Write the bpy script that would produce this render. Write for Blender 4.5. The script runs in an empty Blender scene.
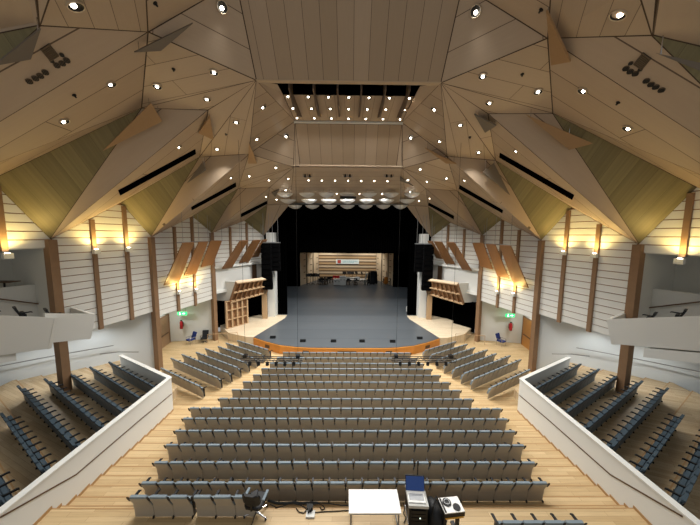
import bpy, math, random
from mathutils import Vector, Matrix
V = Vector
random.seed(7)
SC = bpy.context.scene
COL = SC.collection
PI = math.pi

# ------------------------------------------------------------------ camera
FPX = 266.0
EYE = V((0, 0, 10.2))
PITCH, YAW, ROLL = math.radians(5.8), math.radians(0.54), math.radians(0.5)
Fv = V((math.sin(YAW)*math.cos(PITCH), math.cos(YAW)*math.cos(PITCH), -math.sin(PITCH)))
R0 = V((math.cos(YAW), -math.sin(YAW), 0))
U0 = R0.cross(Fv)
Rv = R0*math.cos(ROLL) + U0*math.sin(ROLL)
Uv = U0*math.cos(ROLL) - R0*math.sin(ROLL)
cam = bpy.data.cameras.new('camera')
cam.sensor_width = 36.0
cam.lens = 36.0*FPX/700.0
cam.clip_end = 300
camo = bpy.data.objects.new('camera', cam)
COL.objects.link(camo)
camo.matrix_world = Matrix.Translation(EYE) @ Matrix((Rv, Uv, -Fv)).transposed().to_4x4()
SC.camera = camo
SC.view_settings.view_transform = 'Standard'
SC.view_settings.look = 'None'
SC.view_settings.gamma = 1
SC.view_settings.use_curve_mapping = False
SC.view_settings.exposure = 0.4
SC.cycles.use_denoising = True
SC.cycles.max_bounces = 8
SC.cycles.diffuse_bounces = 5
SC.cycles.sample_clamp_indirect = 4

# survey helpers: sight lines from the viewpoint, used to measure where things stand in the hall
def ray(px, py): return (Fv*FPX + Rv*(px-350) - Uv*(py-262.5)).normalized()
def atY(px, py, Y): d = ray(px, py); return EYE + d*(Y/d.y)
def atZ(px, py, z): d = ray(px, py); return EYE + d*((z-EYE.z)/d.z)
def atX(px, py, x): d = ray(px, py); return EYE + d*(x/d.x)
def atP(px, py, p0, n):
    d = ray(px, py); return EYE + d*((p0-EYE).dot(n)/d.dot(n))
def MX(p): return V((-p.x, p.y, p.z))

# ------------------------------------------------------------------ mesh builder
class MB:
    def __init__(s): s.v = []; s.f = []; s.m = []; s.uv = {}
    def add(s, vs, fs, m=0):
        b = len(s.v); s.v += [tuple(p) for p in vs]
        for f in fs: s.f.append(tuple(b+i for i in f)); s.m.append(m)
        return s
    def obox(s, o, a, b, c, m=0):      # corner o and three edge vectors
        o, a, b, c = V(o), V(a), V(b), V(c)
        P = [o, o+a, o+a+b, o+b, o+c, o+a+c, o+a+b+c, o+b+c]
        fs = [(0,3,2,1),(4,5,6,7),(0,1,5,4),(1,2,6,5),(2,3,7,6),(3,0,4,7)]
        if a.cross(b).dot(c) < 0: fs = [tuple(reversed(f)) for f in fs]
        return s.add(P, fs, m)
    def box(s, x0, x1, y0, y1, z0, z1, m=0):
        return s.obox((min(x0,x1),min(y0,y1),min(z0,z1)), (abs(x1-x0),0,0), (0,abs(y1-y0),0), (0,0,abs(z1-z0)), m)
    def prism(s, pts, off, m=0):
        pts = [V(p) for p in pts]; off = V(off); n = len(pts)
        nn = V((0,0,0))
        for i in range(n): nn += (pts[i]-pts[0]).cross(pts[(i+1) % n]-pts[0])
        fs = [tuple(range(n-1,-1,-1)), tuple(range(n,2*n))] + [(i,(i+1)%n,n+(i+1)%n,n+i) for i in range(n)]
        if nn.dot(off) < 0: fs = [tuple(reversed(f)) for f in fs]
        return s.add(pts+[p+off for p in pts], fs, m)
    def cyl(s, p0, p1, r0, r1=None, n=12, m=0, caps=True):
        p0, p1 = V(p0), V(p1); r1 = r0 if r1 is None else r1
        d = (p1-p0).normalized(); a = d.orthogonal().normalized(); b = d.cross(a)
        vs = []
        for p, r in ((p0,r0),(p1,r1)):
            for i in range(n):
                t = 2*PI*i/n; vs.append(p+(a*math.cos(t)+b*math.sin(t))*r)
        fs = [(i,(i+1)%n,n+(i+1)%n,n+i) for i in range(n)]
        if caps: fs += [tuple(range(n-1,-1,-1)), tuple(range(n,2*n))]
        return s.add(vs, fs, m)
    def lathe(s, p0, d, prof, n=16, m=0):   # prof: (distance along d, radius)
        p0, d = V(p0), V(d).normalized(); a = d.orthogonal().normalized(); b = d.cross(a)
        vs = []; fs = []
        for (h, r) in prof:
            for i in range(n):
                t = 2*PI*i/n; vs.append(p0+d*h+(a*math.cos(t)+b*math.sin(t))*max(r,1e-4))
        for k in range(len(prof)-1):
            for i in range(n): fs.append((k*n+i,k*n+(i+1)%n,(k+1)*n+(i+1)%n,(k+1)*n+i))
        return s.add(vs, fs, m)
    def tube(s, path, r, n=6, m=0):
        for a, b in zip(path[:-1], path[1:]): s.cyl(a, b, r, r, n, m)
        return s
    def loft(s, rings, m=0, closed=True):
        n = len(rings[0]); vs = [p for r in rings for p in r]; fs = []
        for k in range(len(rings)-1):
            for i in range(n): fs.append((k*n+i,k*n+(i+1)%n,(k+1)*n+(i+1)%n,(k+1)*n+i))
        if closed: fs += [tuple(range(n-1,-1,-1)), tuple((len(rings)-1)*n+i for i in range(n))]
        return s.add(vs, fs, m)
    def mirror(s):
        r = MB(); r.v = [(-x,y,z) for x,y,z in s.v]; r.f = [tuple(reversed(f)) for f in s.f]; r.m = list(s.m); return r
    def mesh(s, name, mats, smooth=False):
        me = bpy.data.meshes.new(name)
        me.from_pydata(s.v, [], s.f)
        for mt in (mats if isinstance(mats, (list,tuple)) else [mats]): me.materials.append(mt)
        for p, mi in zip(me.polygons, s.m): p.material_index = mi; p.use_smooth = smooth
        me.update(); return me
    def build(s, name, mats, parent=None, smooth=False, loc=None):
        o = bpy.data.objects.new(name, s.mesh(name, mats, smooth)); COL.objects.link(o)
        if parent: o.parent = parent
        if loc is not None: o.location = loc
        return o

def tag(o, label=None, cat=None, group=None, kind=None):
    for k, v in (('label',label),('category',cat),('group',group),('kind',kind)):
        if v: o[k] = v
    return o
def empty(name, loc, rz=0, label=None, cat=None, group=None):
    o = bpy.data.objects.new(name, None); COL.objects.link(o); o.location = loc; o.rotation_euler = (0,0,rz)
    o.empty_display_size = 0.1
    return tag(o, label, cat, group)
def struct(name, mb, mats, smooth=False): return tag(mb.build(name, mats, None, smooth), kind='structure')
KIDS = {}
def copy_tree(o, parent=None, kids=None):
    c = o.copy(); COL.objects.link(c)
    if parent: c.parent = parent
    for ch in (kids[o.name] if kids and o.name in kids else list(o.children)): copy_tree(ch, c, kids)
    return c
ORD = ['','first','second','third','fourth','fifth','sixth','seventh','eighth','ninth','tenth','eleventh','twelfth','thirteenth','fourteenth','fifteenth','sixteenth','seventeenth','eighteenth','nineteenth','twentieth']

# ------------------------------------------------------------------ materials
def lin(c):
    if isinstance(c, str): c = tuple(int(c[i:i+2],16)/255 for i in (0,2,4))
    return tuple(x/12.92 if x <= .04045 else ((x+.055)/1.055)**2.4 for x in c)+(1,)
def mat(name, col, rough=.6, metal=0, noise=0, nscale=3.0, spec=.4, emit=None, estr=0):
    m = bpy.data.materials.new(name); m.use_nodes = True; nt = m.node_tree; b = nt.nodes['Principled BSDF']
    c = lin(col)
    b.inputs['Base Color'].default_value = c
    b.inputs['Roughness'].default_value = rough; b.inputs['Metallic'].default_value = metal
    b.inputs['Specular IOR Level'].default_value = spec
    if emit: b.inputs['Emission Color'].default_value = lin(emit); b.inputs['Emission Strength'].default_value = estr
    if noise:
        tc = nt.nodes.new('ShaderNodeTexCoord'); n = nt.nodes.new('ShaderNodeTexNoise'); n.inputs['Scale'].default_value = nscale
        n.inputs['Detail'].default_value = 4
        r = nt.nodes.new('ShaderNodeMapRange'); r.inputs[3].default_value = 1-noise; r.inputs[4].default_value = 1+noise
        x = nt.nodes.new('ShaderNodeMix'); x.data_type = 'RGBA'; x.blend_type = 'MULTIPLY'; x.inputs[0].default_value = 1
        x.inputs[6].default_value = c
        nt.links.new(tc.outputs['Object'], n.inputs['Vector']); nt.links.new(n.outputs['Fac'], r.inputs[0])
        nt.links.new(r.outputs[0], x.inputs[7]); nt.links.new(x.outputs[2], b.inputs['Base Color'])
    return m
def plank(name, c1, c2, seam, coord='UV', scale=(1,1), bw=7.0, rough=.5, mortar=.012, grain=.10, gscale=(1.2,14), offs=.37, rot=0):
    """boards along U with seams: Brick Texture, grain from stretched noise"""
    m = bpy.data.materials.new(name); m.use_nodes = True; nt = m.node_tree; b = nt.nodes['Principled BSDF']
    tc = nt.nodes.new('ShaderNodeTexCoord'); mp = nt.nodes.new('ShaderNodeMapping')
    mp.inputs['Location'].default_value = (20,0,0); mp.inputs['Scale'].default_value = (scale[0], scale[1], 1); mp.inputs['Rotation'].default_value = (0,0,rot)
    nt.links.new(tc.outputs[coord], mp.inputs['Vector'])
    br = nt.nodes.new('ShaderNodeTexBrick'); br.inputs['Color1'].default_value = lin(c1); br.inputs['Color2'].default_value = lin(c2)
    br.inputs['Mortar'].default_value = lin(seam); br.inputs['Scale'].default_value = 1; br.inputs['Mortar Size'].default_value = mortar
    br.inputs['Mortar Smooth'].default_value = .1
    br.inputs['Brick Width'].default_value = bw; br.inputs['Row Height'].default_value = 1; br.offset = offs
    nt.links.new(mp.outputs[0], br.inputs['Vector'])
    m2 = nt.nodes.new('ShaderNodeMapping'); m2.inputs['Scale'].default_value = (gscale[0], gscale[1], 1)
    nt.links.new(mp.outputs[0], m2.inputs['Vector'])
    n = nt.nodes.new('ShaderNodeTexNoise'); n.inputs['Scale'].default_value = 1; n.inputs['Detail'].default_value = 3
    nt.links.new(m2.outputs[0], n.inputs['Vector'])
    r = nt.nodes.new('ShaderNodeMapRange'); r.inputs[3].default_value = 1-grain; r.inputs[4].default_value = 1+grain
    nt.links.new(n.outputs['Fac'], r.inputs[0])
    x = nt.nodes.new('ShaderNodeMix'); x.data_type = 'RGBA'; x.blend_type = 'MULTIPLY'; x.inputs[0].default_value = 1
    nt.links.new(br.outputs['Color'], x.inputs[6]); nt.links.new(r.outputs[0], x.inputs[7]); nt.links.new(x.outputs[2], b.inputs['Base Color'])
    b.inputs['Roughness'].default_value = rough; b.inputs['Specular IOR Level'].default_value = .35
    return m

def translucent(name, col):
    m = bpy.data.materials.new(name); m.use_nodes = True; nt = m.node_tree; nt.nodes.remove(nt.nodes['Principled BSDF'])
    out = nt.nodes['Material Output']; t = nt.nodes.new('ShaderNodeBsdfTranslucent'); t.inputs[0].default_value = lin(col)
    d = nt.nodes.new('ShaderNodeBsdfDiffuse'); d.inputs[0].default_value = lin(col)
    g = nt.nodes.new('ShaderNodeBsdfGlossy'); g.inputs['Roughness'].default_value = .12
    a = nt.nodes.new('ShaderNodeMixShader'); a.inputs[0].default_value = .25; b = nt.nodes.new('ShaderNodeMixShader'); b.inputs[0].default_value = .18
    nt.links.new(t.outputs[0],a.inputs[1]); nt.links.new(d.outputs[0],a.inputs[2]); nt.links.new(a.outputs[0],b.inputs[1]); nt.links.new(g.outputs[0],b.inputs[2]); nt.links.new(b.outputs[0],out.inputs[0])
    return m
M = dict(
 ceil=plank('ceiling_maple', 'b39f88','aa967e','5f4e3e', mortar=.014, grain=.05, bw=60),
 ceil_dark=plank('ceiling_maple_dark', 'ab967e','9f8a71','554536', mortar=.014, grain=.06, bw=60),
 green=plank('ribbed_veneer', '827853','776d4b','4f472f', mortar=.006, bw=400, grain=.35, gscale=(.03,7)),
 floor=plank('oak_floor', 'c9b086','b89d73','94774f', coord='Object', scale=(5,7), bw=9, mortar=.02, grain=.16, gscale=(.35,3.5), rough=.45),
 floor_box=plank('oak_floor_shade_tint', 'bba787','a8916f','80694a', coord='Object', scale=(5,7), bw=9, mortar=.02, grain=.16, gscale=(.35,3.5), rough=.45, rot=.52),  # same oak as the main floor, coloured darker for the shade in the boxes
 apron=plank('apron_boards', 'dccdb2','d2c0a2','ae9878', coord='Object', scale=(6,6), bw=9, mortar=.02, grain=.1, rough=.4),
 stage=plank('stage_vinyl', '53585c','484d51','3b4044', coord='Object', scale=(.05,.42), bw=90, mortar=.012, grain=.08, gscale=(8,3), rough=.36),
 orange=mat('stage_front_wood', 'd08a3c', .4, noise=.12, nscale=2),
 white=mat('white_paint', 'd9dad5', .7),
 slat=mat('white_slat', 'dcdcd6', .65),
 gapb=mat('slat_gap_wood', '8a694a', .8),
 soft=mat('pale_grey_wall', 'c6c7c2', .8),
 pale=mat('bluish_white_wall', 'd3d9da', .8),
 timber=mat('timber_brown', '86694d', .55, noise=.12, nscale=4),
 timber_d=mat('timber_dark', '5d4631', .6, noise=.12, nscale=4),
 panelw=mat('reflector_veneer', '865f3a', .45, noise=.12, nscale=5),
 lattice=mat('lattice_wood', '8f6a48', .55, noise=.1, nscale=5),
 lattice_l=mat('lattice_edge', 'b89a76', .55),
 post=mat('wall_post_wood', '876b50', .55, noise=.1, nscale=5),
 line_black=mat('loudspeaker_black', '030304', .9, spec=.08),
 black=mat('black_drape', '020202', .95, spec=.0),
 blackm=mat('black_metal', '0d0d0e', .45),
 dark=mat('dark_plastic', '15171a', .55),
 grey=mat('grey_metal', '8d8f90', .4, .6),
 chrome=mat('chrome', 'c8c8c8', .2, 1),
 shell=mat('seat_back_ply', 'b0a89a', .55, noise=.06, nscale=2),
 fabric=mat('seat_fabric_blue', '7d8a92', .85, noise=.08, nscale=20),
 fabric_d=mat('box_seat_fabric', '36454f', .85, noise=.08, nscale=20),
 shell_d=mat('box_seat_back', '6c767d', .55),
 arm=mat('seat_arm_black', '14161a', .5),
 joint=mat('ceiling_joint', '463525', .8),
 soft_wood=mat('pale_beam_wood', 'b5a085', .5, noise=.05, nscale=3),
 acr=translucent('acrylic_white', 'fafaf8'),
 nosing=mat('step_nosing', 'a88458', .5),
 riser=mat('stair_riser', 'b88d57', .6),
 red=mat('red_paint', 'b3202a', .4),
 door=mat('door_veneer', '94785a', .5, noise=.1, nscale=3),
 door_o=mat('door_orange_veneer', 'b07a3c', .5, noise=.1, nscale=3),
 shellw=mat('shell_cream', 'd9c4a6', .6), shellband=mat('shell_band', 'c2a27a', .6), shellgap=mat('shell_gap', '6b543c', .7),
 tabletop=mat('table_white', 'f2f1ec', .35),
 navy=mat('navy_fabric', '1c2f6b', .8),
 screen=mat('laptop_screen', '16243f', .3, emit='1d3566', estr=.6),
 exit=mat('exit_green', '2fbf6a', .5, emit='35d07a', estr=1.2),
 exitw=mat('exit_white', 'e8fff0', .5, emit='e8fff0', estr=1.4),
 lamp=mat('lamp_glow', 'ffffff', .5, emit='fff3de', estr=14),
 rim=mat('downlight_rim', 'b9a68c', .35, .3),
 dish=mat('downlight_dish', '1a1815', .35, .5),
 grill=mat('speaker_grille', '6b5a45', .6),
 greytri=mat('grey_acoustic_panel', '6f6558', .6),
 woodtri=mat('wood_acoustic_panel', 'a07f58', .55, noise=.06, nscale=5),
 teal=mat('banner_teal', '8ec3cf', .7), banner=mat('banner_white', 'e9f2f0', .7), bred=mat('banner_red', 'b4483c', .7),
 rubber=mat('cable_black', '0b0b0b', .6), yellow=mat('yellow_wood', 'd9a441', .5), bass=mat('varnished_wood', 'b8742e', .35),
)

# ------------------------------------------------------------------ hall survey
def dropat(Y, a): return a
K = {0:V((-16.9,8.7,0)), 1:V((-15.67,14.1,0)), 2:V((-14.44,19.5,0)), 3:V((-13.1,25.4,0)), 4:V((-10.1,31.0,0))}
Kpx = {1:(50,239.5), 2:(151,237), 3:(211.5,233), 4:(263.5,236)}
for i in (1,2,3,4): K[i] = atY(*Kpx[i], K[i].y)
K[0] = K[1] + (K[1]-K[2]); K[0].z = 10.2
def bayplane(i):
    a, b = K[i], K[i+1]; d = V((b.x-a.x, b.y-a.y, 0)).normalized()
    return a, d, V((d.y, -d.x, 0))       # origin, along, inward normal (left wall: inward = +x)
P = {}
for i, px in ((1,(-10,180)),(2,(120,203)),(3,(192,216.5)),(4,(244,221))):
    a, d, n = bayplane(i-1); P[i] = atP(*px, a, n)
a, d, n = bayplane(0); P[0] = K[0] + (P[1]-K[1]) 
D = {0:atY(40,25.5,8.3), 1:atY(141.5,108,13.25), 2:atY(199.5,157,18.7), 3:atY(238,188.5,24.8), 4:atY(267,205,30.0)}
E = {1:atY(148,32,9.96), 2:atY(208,110,14.1), 3:atY(249,154,18.7), 4:atY(270,187,24.8)}
A = atY(256.4,80.4,12.55)
def atXs(px,py,x): return atX(px,py,x)
T = atX(236,-19,A.x)
G = atX(295,121,-3.6); Hh = atX(300,165,-3.55); Hp = atY(293.5,167,Hh.y+.05)
Q = atY(290,204,30.0)
VV = atY(145,-25,8.2); C2 = atY(57,-25,7.2); C3 = atY(35,-25,7.2)
S = atY(277.5,84,13.9)
S2 = atY(282.5,93.2,15.3)

EDGE = .022
def facet(pts, pl, w, m='ceil', th=.15, name='ceiling', both=True, phase=0.0):
    """one folded-ceiling face with thickness; pl = two sight points giving the board direction"""
    pts = [V(p) for p in pts]
    n = V((0,0,0))
    for i in range(1, len(pts)-1): n += (pts[i]-pts[0]).cross(pts[i+1]-pts[0])
    n.normalize()
    c = sum(pts, V((0,0,0)))/len(pts)
    if n.dot(EYE-c) < 0: n = -n               # faces the hall
    if pl is None: u = (pts[1]-pts[0]).normalized()
    else: u = (atP(*pl[1], c, n)-atP(*pl[0], c, n)).normalized()
    v = n.cross(u).normalized()
    out = []
    for sx in ((1,-1) if both else (1,)):
        k_ = len(pts); inner = []
        order = pts if sum(((pts[i]-pts[0]).cross(pts[(i+1) % k_]-pts[0]) for i in range(k_)), V((0,0,0))).dot(n) > 0 else list(reversed(pts))
        for i in range(k_):
            p_, a_, b_ = order[i], order[i-1], order[(i+1) % k_]
            e1 = (p_-a_).normalized(); e2 = (b_-p_).normalized(); n1 = n.cross(e1); n2 = n.cross(e2)
            bis = (n1+n2); bis = bis/max(bis.dot(n1), .25); inner.append(p_+bis*EDGE)
        mb = MB()
        back = [p-n*th for p in order]
        vs = order+inner+back
        mb.add(vs, [tuple(range(k_,2*k_))], 0)
        mb.add(vs, [(i,(i+1)%k_,k_+(i+1)%k_,k_+i) for i in range(k_)], 1)
        mb.add(vs, [(i,2*k_+i,2*k_+(i+1)%k_,(i+1)%k_) for i in range(k_)]+[tuple(reversed(range(2*k_,3*k_)))], 0)
        if sx < 0: mb = mb.mirror()
        o = struct(name, mb, [M[m],M['joint']]); me = o.data
        uvl = me.uv_layers.new(name='UVMap')
        for lp in me.loops:
            p = V(me.vertices[lp.vertex_index].co); p.x *= sx
            q = p - pts[0]
            uvl.data[lp.index].uv = (q.dot(u)/w+21.7, q.dot(v)/w + phase)
        out.append(o)
    return c, n, out
FAC = {}
TR, AR = MX(T), MX(A)
B_ = E[1]
FAC['panel'] = facet([A,T,TR,AR], ((349,70),(349,10)), .66, m='ceil_dark', both=False, phase=.5)
FAC['ABT'] = facet([A,B_,T], ((160,40),(250,80)), .95)
FAC['BTV'] = facet([E[1],T,VV], ((150,31),(200,2)), 1.2)
FAC['CBV'] = facet([D[0],E[1],VV,C2], ((131,29),(125,2)), .62)
FAC['CC'] = facet([D[0],C2,C3], None, 1.0)
FAC['ABD'] = facet([A,E[1],D[1]], ((145,68),(200,56)), .85)
FAC['ADE'] = facet([A,D[1],E[2]], ((143,107),(256,80)), 1.0)
FAC['AED'] = facet([A,E[2],D[2]], ((200,155),(254,82)), 1.4)
FAC['ADI'] = facet([A,D[2],E[3]], ((232,150),(240,110)), .8)
FAC['AIG'] = facet([A,E[3],G], ((253,140),(290,118)), 1.2)
FAC['GIH'] = facet([G,E[3],Hp], ((255,152),(293,165)), 1.2)
FAC['IDEH1'] = facet([E[3],D[3],Hp], ((250,175),(285,165)), 1.4)
FAC['IDEH2'] = facet([D[3],E[4],Hp], ((250,175),(285,165)), 1.4)
FAC['EDQ'] = facet([E[4],D[4],Q], ((270,200),(290,196)), 1.4)
FAC['EQH'] = facet([E[4],Q,Hp], ((270,200),(290,186)), 1.4)
FAC['AGS'] = facet([A,G,S2,S], ((262,84),(292,119)), 1.2)
FAC['GHp'] = facet([G,Hp,Hh+V((0,0,-.05))], None, 1.0)
# folds along the walls
seamdir = {1:((0,89),(104,31)), 2:((86,190),(140,148)), 3:((155,236),(235,160)), 4:((213,233),(262,188))}
for i in (1,2,3,4):
    FAC['strip%d'%i] = facet([D[i-1],E[i],K[i-1]], (seamdir[i][0],seamdir[i][1]), 1.5, phase=.3)
    FAC['low%d'%i] = facet([E[i],D[i],K[i-1]], (seamdir[i][0],seamdir[i][1]), 1.3)
    FAC['lip%d'%i] = facet([D[i],P[i],K[i-1]], (seamdir[i][0],seamdir[i][1]), 1.3)
    FAC['green%d'%i] = facet([P[i],K[i],D[i]], None, .9, m='green')
FAC['low0'] = facet([C3,D[0],P[0]+V((0,0,.3)),V((-16,5.5,18))], None, 3.0)
FAC['green0'] = facet([P[0]+V((0,0,.3)),K[0],D[0]], None, .9, m='green')
FAC['wing'] = facet([D[4],Q,K[4]], ((280,206),(266,236)), 1.3)
# bridge: recess, soffit with lamps, second panel, soffit over the apron
SR2, GR, HR, HpR, QR = MX(S2), MX(G), MX(Hh), MX(Hp), MX(Q)
FAC['soffit'] = facet([S2,G,GR,SR2], ((349,95),(349,117)), .56, both=False, phase=0.0)
FAC['panel2'] = facet([G+V((0,0,-.15)),Hh,HR,GR+V((0,0,-.15))], ((349,160),(349,125)), .8, m='ceil_dark', both=False)
FAC['soffit2'] = facet([Hp,Q,QR,HpR], ((310,172),(380,172)), .9, both=False)
mb = MB().box(A.x-.1, -A.x+.1, A.y-.03, A.y+.1, A.z-.0, A.z+.3)
struct('trim_1', mb, M['soft_wood'])
mb = MB().box(A.x, -A.x, A.y+.1, A.y+.24, A.z+.02, A.z+.3); struct('trim_2', mb, M['soft_wood'])
mb = MB().box(G.x-.05, -G.x+.05, G.y-.12, G.y+.1, G.z-.14, G.z-.02)
struct('trim_3', mb, M['white'])
mb = MB().box(Hp.x, -Hp.x, Hh.y-.02, Hh.y+.25, Hh.z-.06, Hh.z+.04); struct('trim_4', mb, M['soft_wood'])
# dark openings above the soffit: a black back box with six fins between
mb = MB().box(S2.x, -S2.x, S2.y-.0, S2.y+.1, S2.z-.02, S2.z+1.6)
mb.box(S2.x-.2, -S2.x+.2, A.y+.5, S2.y+.1, S2.z+1.5, S2.z+1.6)
for sx_ in (1,-1):
    q_ = [A+V((0,.1,.02)), S, S2, S2+V((0,0,1.6)), A+V((0,.1,1.6))]
    m_ = MB().prism(q_, (-.3,0,.02)); m_ = m_ if sx_ == 1 else m_.mirror(); b_ = len(mb.v); mb.v += m_.v; mb.f += [tuple(b_+i for i in f) for f in m_.f]; mb.m += m_.m
struct('wall_bridge_recess', mb, M['black'])
for k, x in enumerate((-3.1,-1.86,-.62,.62,1.86,3.1)):
    y0, y1, y2 = S2.y-1.0, S2.y+.1, G.y-.5
    pts = [V((x*.99,y0,S2.z+.9)), V((x*.99,y0,S2.z-.25)), V((x,y1,S2.z-.52)), V((x,(y1+y2)/2,S2.z-.52)), V((x,y2,G.z+.06)), V((x,y2,G.z+.2)), V((x,y1,S2.z+.3))]
    o = MB().prism(pts, (.07,0,0)).build('ceiling_fin', M['ceil'])
    tag(o, 'curved wooden fin hanging between bridge lamps, %s from the left' % ORD[k+1], 'fin', 'fins of the lighting bridge')

# ------------------------------------------------------------------ floor
def rr(py):
    v = (py-262.5)/FPX; s, c = math.sin(PITCH), math.cos(PITCH); return (v*c+s)/(c-v*s)
ROWPY = [352,357.4,362.8,368,374.2,381.4,389.3,398.3,408,418.2,430.5,444.6,462.3,482]
ROWY = [20.55-.985*i for i in range(14)]
# smooth rake: drop of the seat tops as a quadratic in Y
xs = ROWY; ys = [rr(p)*y for p, y in zip(ROWPY, ROWY)]
def quadfit(xs, ys):
    S_ = [sum(x**k for x in xs) for k in range(5)]; Tt = [sum(y*x**k for x, y in zip(xs, ys)) for k in range(3)]
    m = Matrix(((S_[0],S_[1],S_[2]),(S_[1],S_[2],S_[3]),(S_[2],S_[3],S_[4]))); return m.inverted() @ V(Tt)
qc = quadfit(xs, ys)
def topdrop(Y): return qc[0]+qc[1]*Y+qc[2]*Y*Y
SEATH = .97
ROWS = []
for p, y0 in zip(ROWPY, ROWY):
    Y = y0
    for _ in range(30): Y = topdrop(Y)/rr(p)*.5 + Y*.5
    Y = .75*Y+.25*y0
    ROWS.append((Y, EYE.z-topdrop(Y)-SEATH))
ROWS[13] = (7.72, EYE.z-rr(482.6)*7.72-SEATH)
FZ = min(z for _, z in ROWS)          # floor in front of the first row
STZ = EYE.z-9.5                       # stage level
BACKZ = EYE.z-8.36                    # cross aisle behind the last full row
edges = []                            # (y from, y to, z)
yy = 60.0
levels = []
for i, (Y, z) in enumerate(ROWS):
    levels.append((Y-.05, z))
mb = MB()
def slab(y0, y1, z, x0=-24, x1=24):
    mb.box(x0, x1, y0, y1, z-.6, z, 0)
    mb.box(x0, x1, y0, y0+.001, z-.6, z, 1)
prev = 27.5
z_prev = None
NOS = []
for i, (y0, z) in enumerate(levels):
    if i == 0: mb.box(-24,24,y0,27.5,z-.6,z,0)
    else:
        ymid = (y0+prev)/2; zm = (z+z_prev)/2
        mb.box(-24,24,ymid,prev,zm-.6 if False else z_prev-.5,zm,0)
        mb.box(-24,24,y0,ymid,z-.6,z,0)
        NOS.append((prev,zm)); NOS.append((ymid,z))
    prev = y0; z_prev = z
mb.box(-24,24,prev-.28,prev,z_prev-.5,(z_prev+BACKZ)/2,0); NOS.append((prev,(z_prev+BACKZ)/2))
mb.box(-24,24,1.0,prev-.28,BACKZ-.6,BACKZ,0); NOS.append((prev-.28,BACKZ))
for (y, z) in NOS: mb.box(-10.2,10.2,y-.03,y+.006,z-.03,z+.004,1)
struct('floor', mb, [M['floor'],M['nosing']])
def floorz(Y):
    for (y0, z) in levels:
        if Y >= y0: return z
    return BACKZ

# ------------------------------------------------------------------ stage
front = [V((-8.7,24.06,STZ)), V((-7.3,23.1,STZ)), V((-5.8,22.3,STZ)), V((-4.4,21.95,STZ)), V((-3.2,21.8,STZ)), V((0,21.75,STZ))]
front = front + [MX(p) for p in reversed(front[:-1])]
poly = front + [V((7.15,29.75,STZ)), V((7.15,31,STZ)), V((17,31,STZ)), V((17,50,STZ)), V((-17,50,STZ)), V((-17,31,STZ)), V((-7.15,31,STZ)), V((-7.15,29.75,STZ))]
struct('floor_stage', MB().prism(poly, (0,0,-.25)), M['stage'])
mb = MB()
for a_, b_ in zip(front[:-1], front[1:]):
    mb.obox(a_+V((0,-.08,-.9)), (b_-a_), (0,.1,0), (0,0,.86))
tag(mb.build('stage_front_fascia', M['orange']), 'curved orange wood fascia along the front edge of the stage', 'stage fascia')
for k, (px, py) in enumerate(((268,345.5),(306.5,350.3),(347,352),(388,350.3),(427,346))):
    q = atZ(px, py, STZ-.42)
    yb = min(p.y for p in front) if abs(q.x) < 3.2 else None
    # set into the fascia face
    for a_, b_ in zip(front[:-1], front[1:]):
        if min(a_.x,b_.x) <= q.x <= max(a_.x,b_.x):
            t = (q.x-a_.x)/(b_.x-a_.x); y = a_.y+(b_.y-a_.y)*t; dirv = (b_-a_).normalized()
    w = 1.6 if k == 2 else .55
    o = MB().obox(V((q.x,y-.1,STZ-.55))-dirv*w/2, dirv*w, (0,.03,0), (0,0,.28)).build('fascia_vent', M['timber_d'])
    tag(o, 'dark vent slot in the orange stage fascia, %s from left' % ORD[k+1], 'vent', 'vents in the stage fascia')
for sx, nm in ((1,'left'),(-1,'right')):
    pts = [V((-8.7,24.06,STZ)), V((-7.15,29.75,STZ)), V((-7.15,31,STZ)), V((-10.6,31.6,STZ)), V((-13.3,27.2,STZ)), V((-11.4,25.0,STZ)), V((-9.4,24.1,STZ))]
    mb = MB().prism(pts, (0,0,-.85))
    struct('floor_apron_'+nm, mb if sx == 1 else mb.mirror(), M['apron'])
for k, (px, py) in enumerate(((273,338),(303,341.6),(333.5,341.8),(362,341.8),(392.5,342.1),(419.6,338.8))):
    q = atZ(px, py, STZ)
    t = empty('floor_monitor', q, 0, 'black wedge speaker on the stage front edge, %s from the left' % ORD[k+1], 'stage monitor', 'wedge speakers along the stage front')
    MB().prism([(-.24,-.14,0),(-.24,.16,0),(-.24,.08,.2),(-.24,-.1,.24)], (.48,0,0)).build('cabinet', M['blackm'], t)
    MB().prism([(-.2,-.145,.03),(-.2,-.115,.2),(.2,-.115,.2),(.2,-.145,.03)], (0,-.012,0)).build('grille', M['dark'], t)

# ------------------------------------------------------------------ stage house: drapes and orchestra shell
def drape(name, x0, x1, y, z0, z1, label, pitch=.28, amp=.07):
    n = max(4, int(abs(x1-x0)/pitch*2)); fr = []; bk = []
    for i in range(n+1):
        x = x0+(x1-x0)*i/n; yy = y+(amp if i % 2 else -amp); fr.append((x,yy)); 
    mb = MB(); vs = []
    for (x, yv) in fr: vs += [(x,yv,z0),(x,yv,z1),(x,yv+.06,z0),(x,yv+.06,z1)]
    fs = []
    for i in range(n):
        a = 4*i; b = a+4
        fs += [(a,b,b+1,a+1),(a+2,a+3,b+3,b+2),(a,a+2,b+2,b),(a+1,b+1,b+3,a+3)]
    mb.add(vs, fs)
    return tag(mb.build(name, M['black']), label, 'curtain')
drape('leg_curtain', -9.6, -7.2, 31.3, STZ, 19, 'black leg curtain hanging at the left edge of the stage opening')
drape('leg_curtain', 7.2, 9.6, 31.3, STZ, 19, 'black leg curtain hanging at the right edge of the stage opening')
drape('border_curtain', -9.9, 9.9, 32.0, EYE.z-1.9, 19, 'wide black border curtain hanging across the top of the stage')
zt = EYE.z-49*rr(253)
drape('masking_curtain', -17, -8.75, 48.9, STZ, zt+.2, 'black backdrop curtain left of the lit shell opening')
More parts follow.
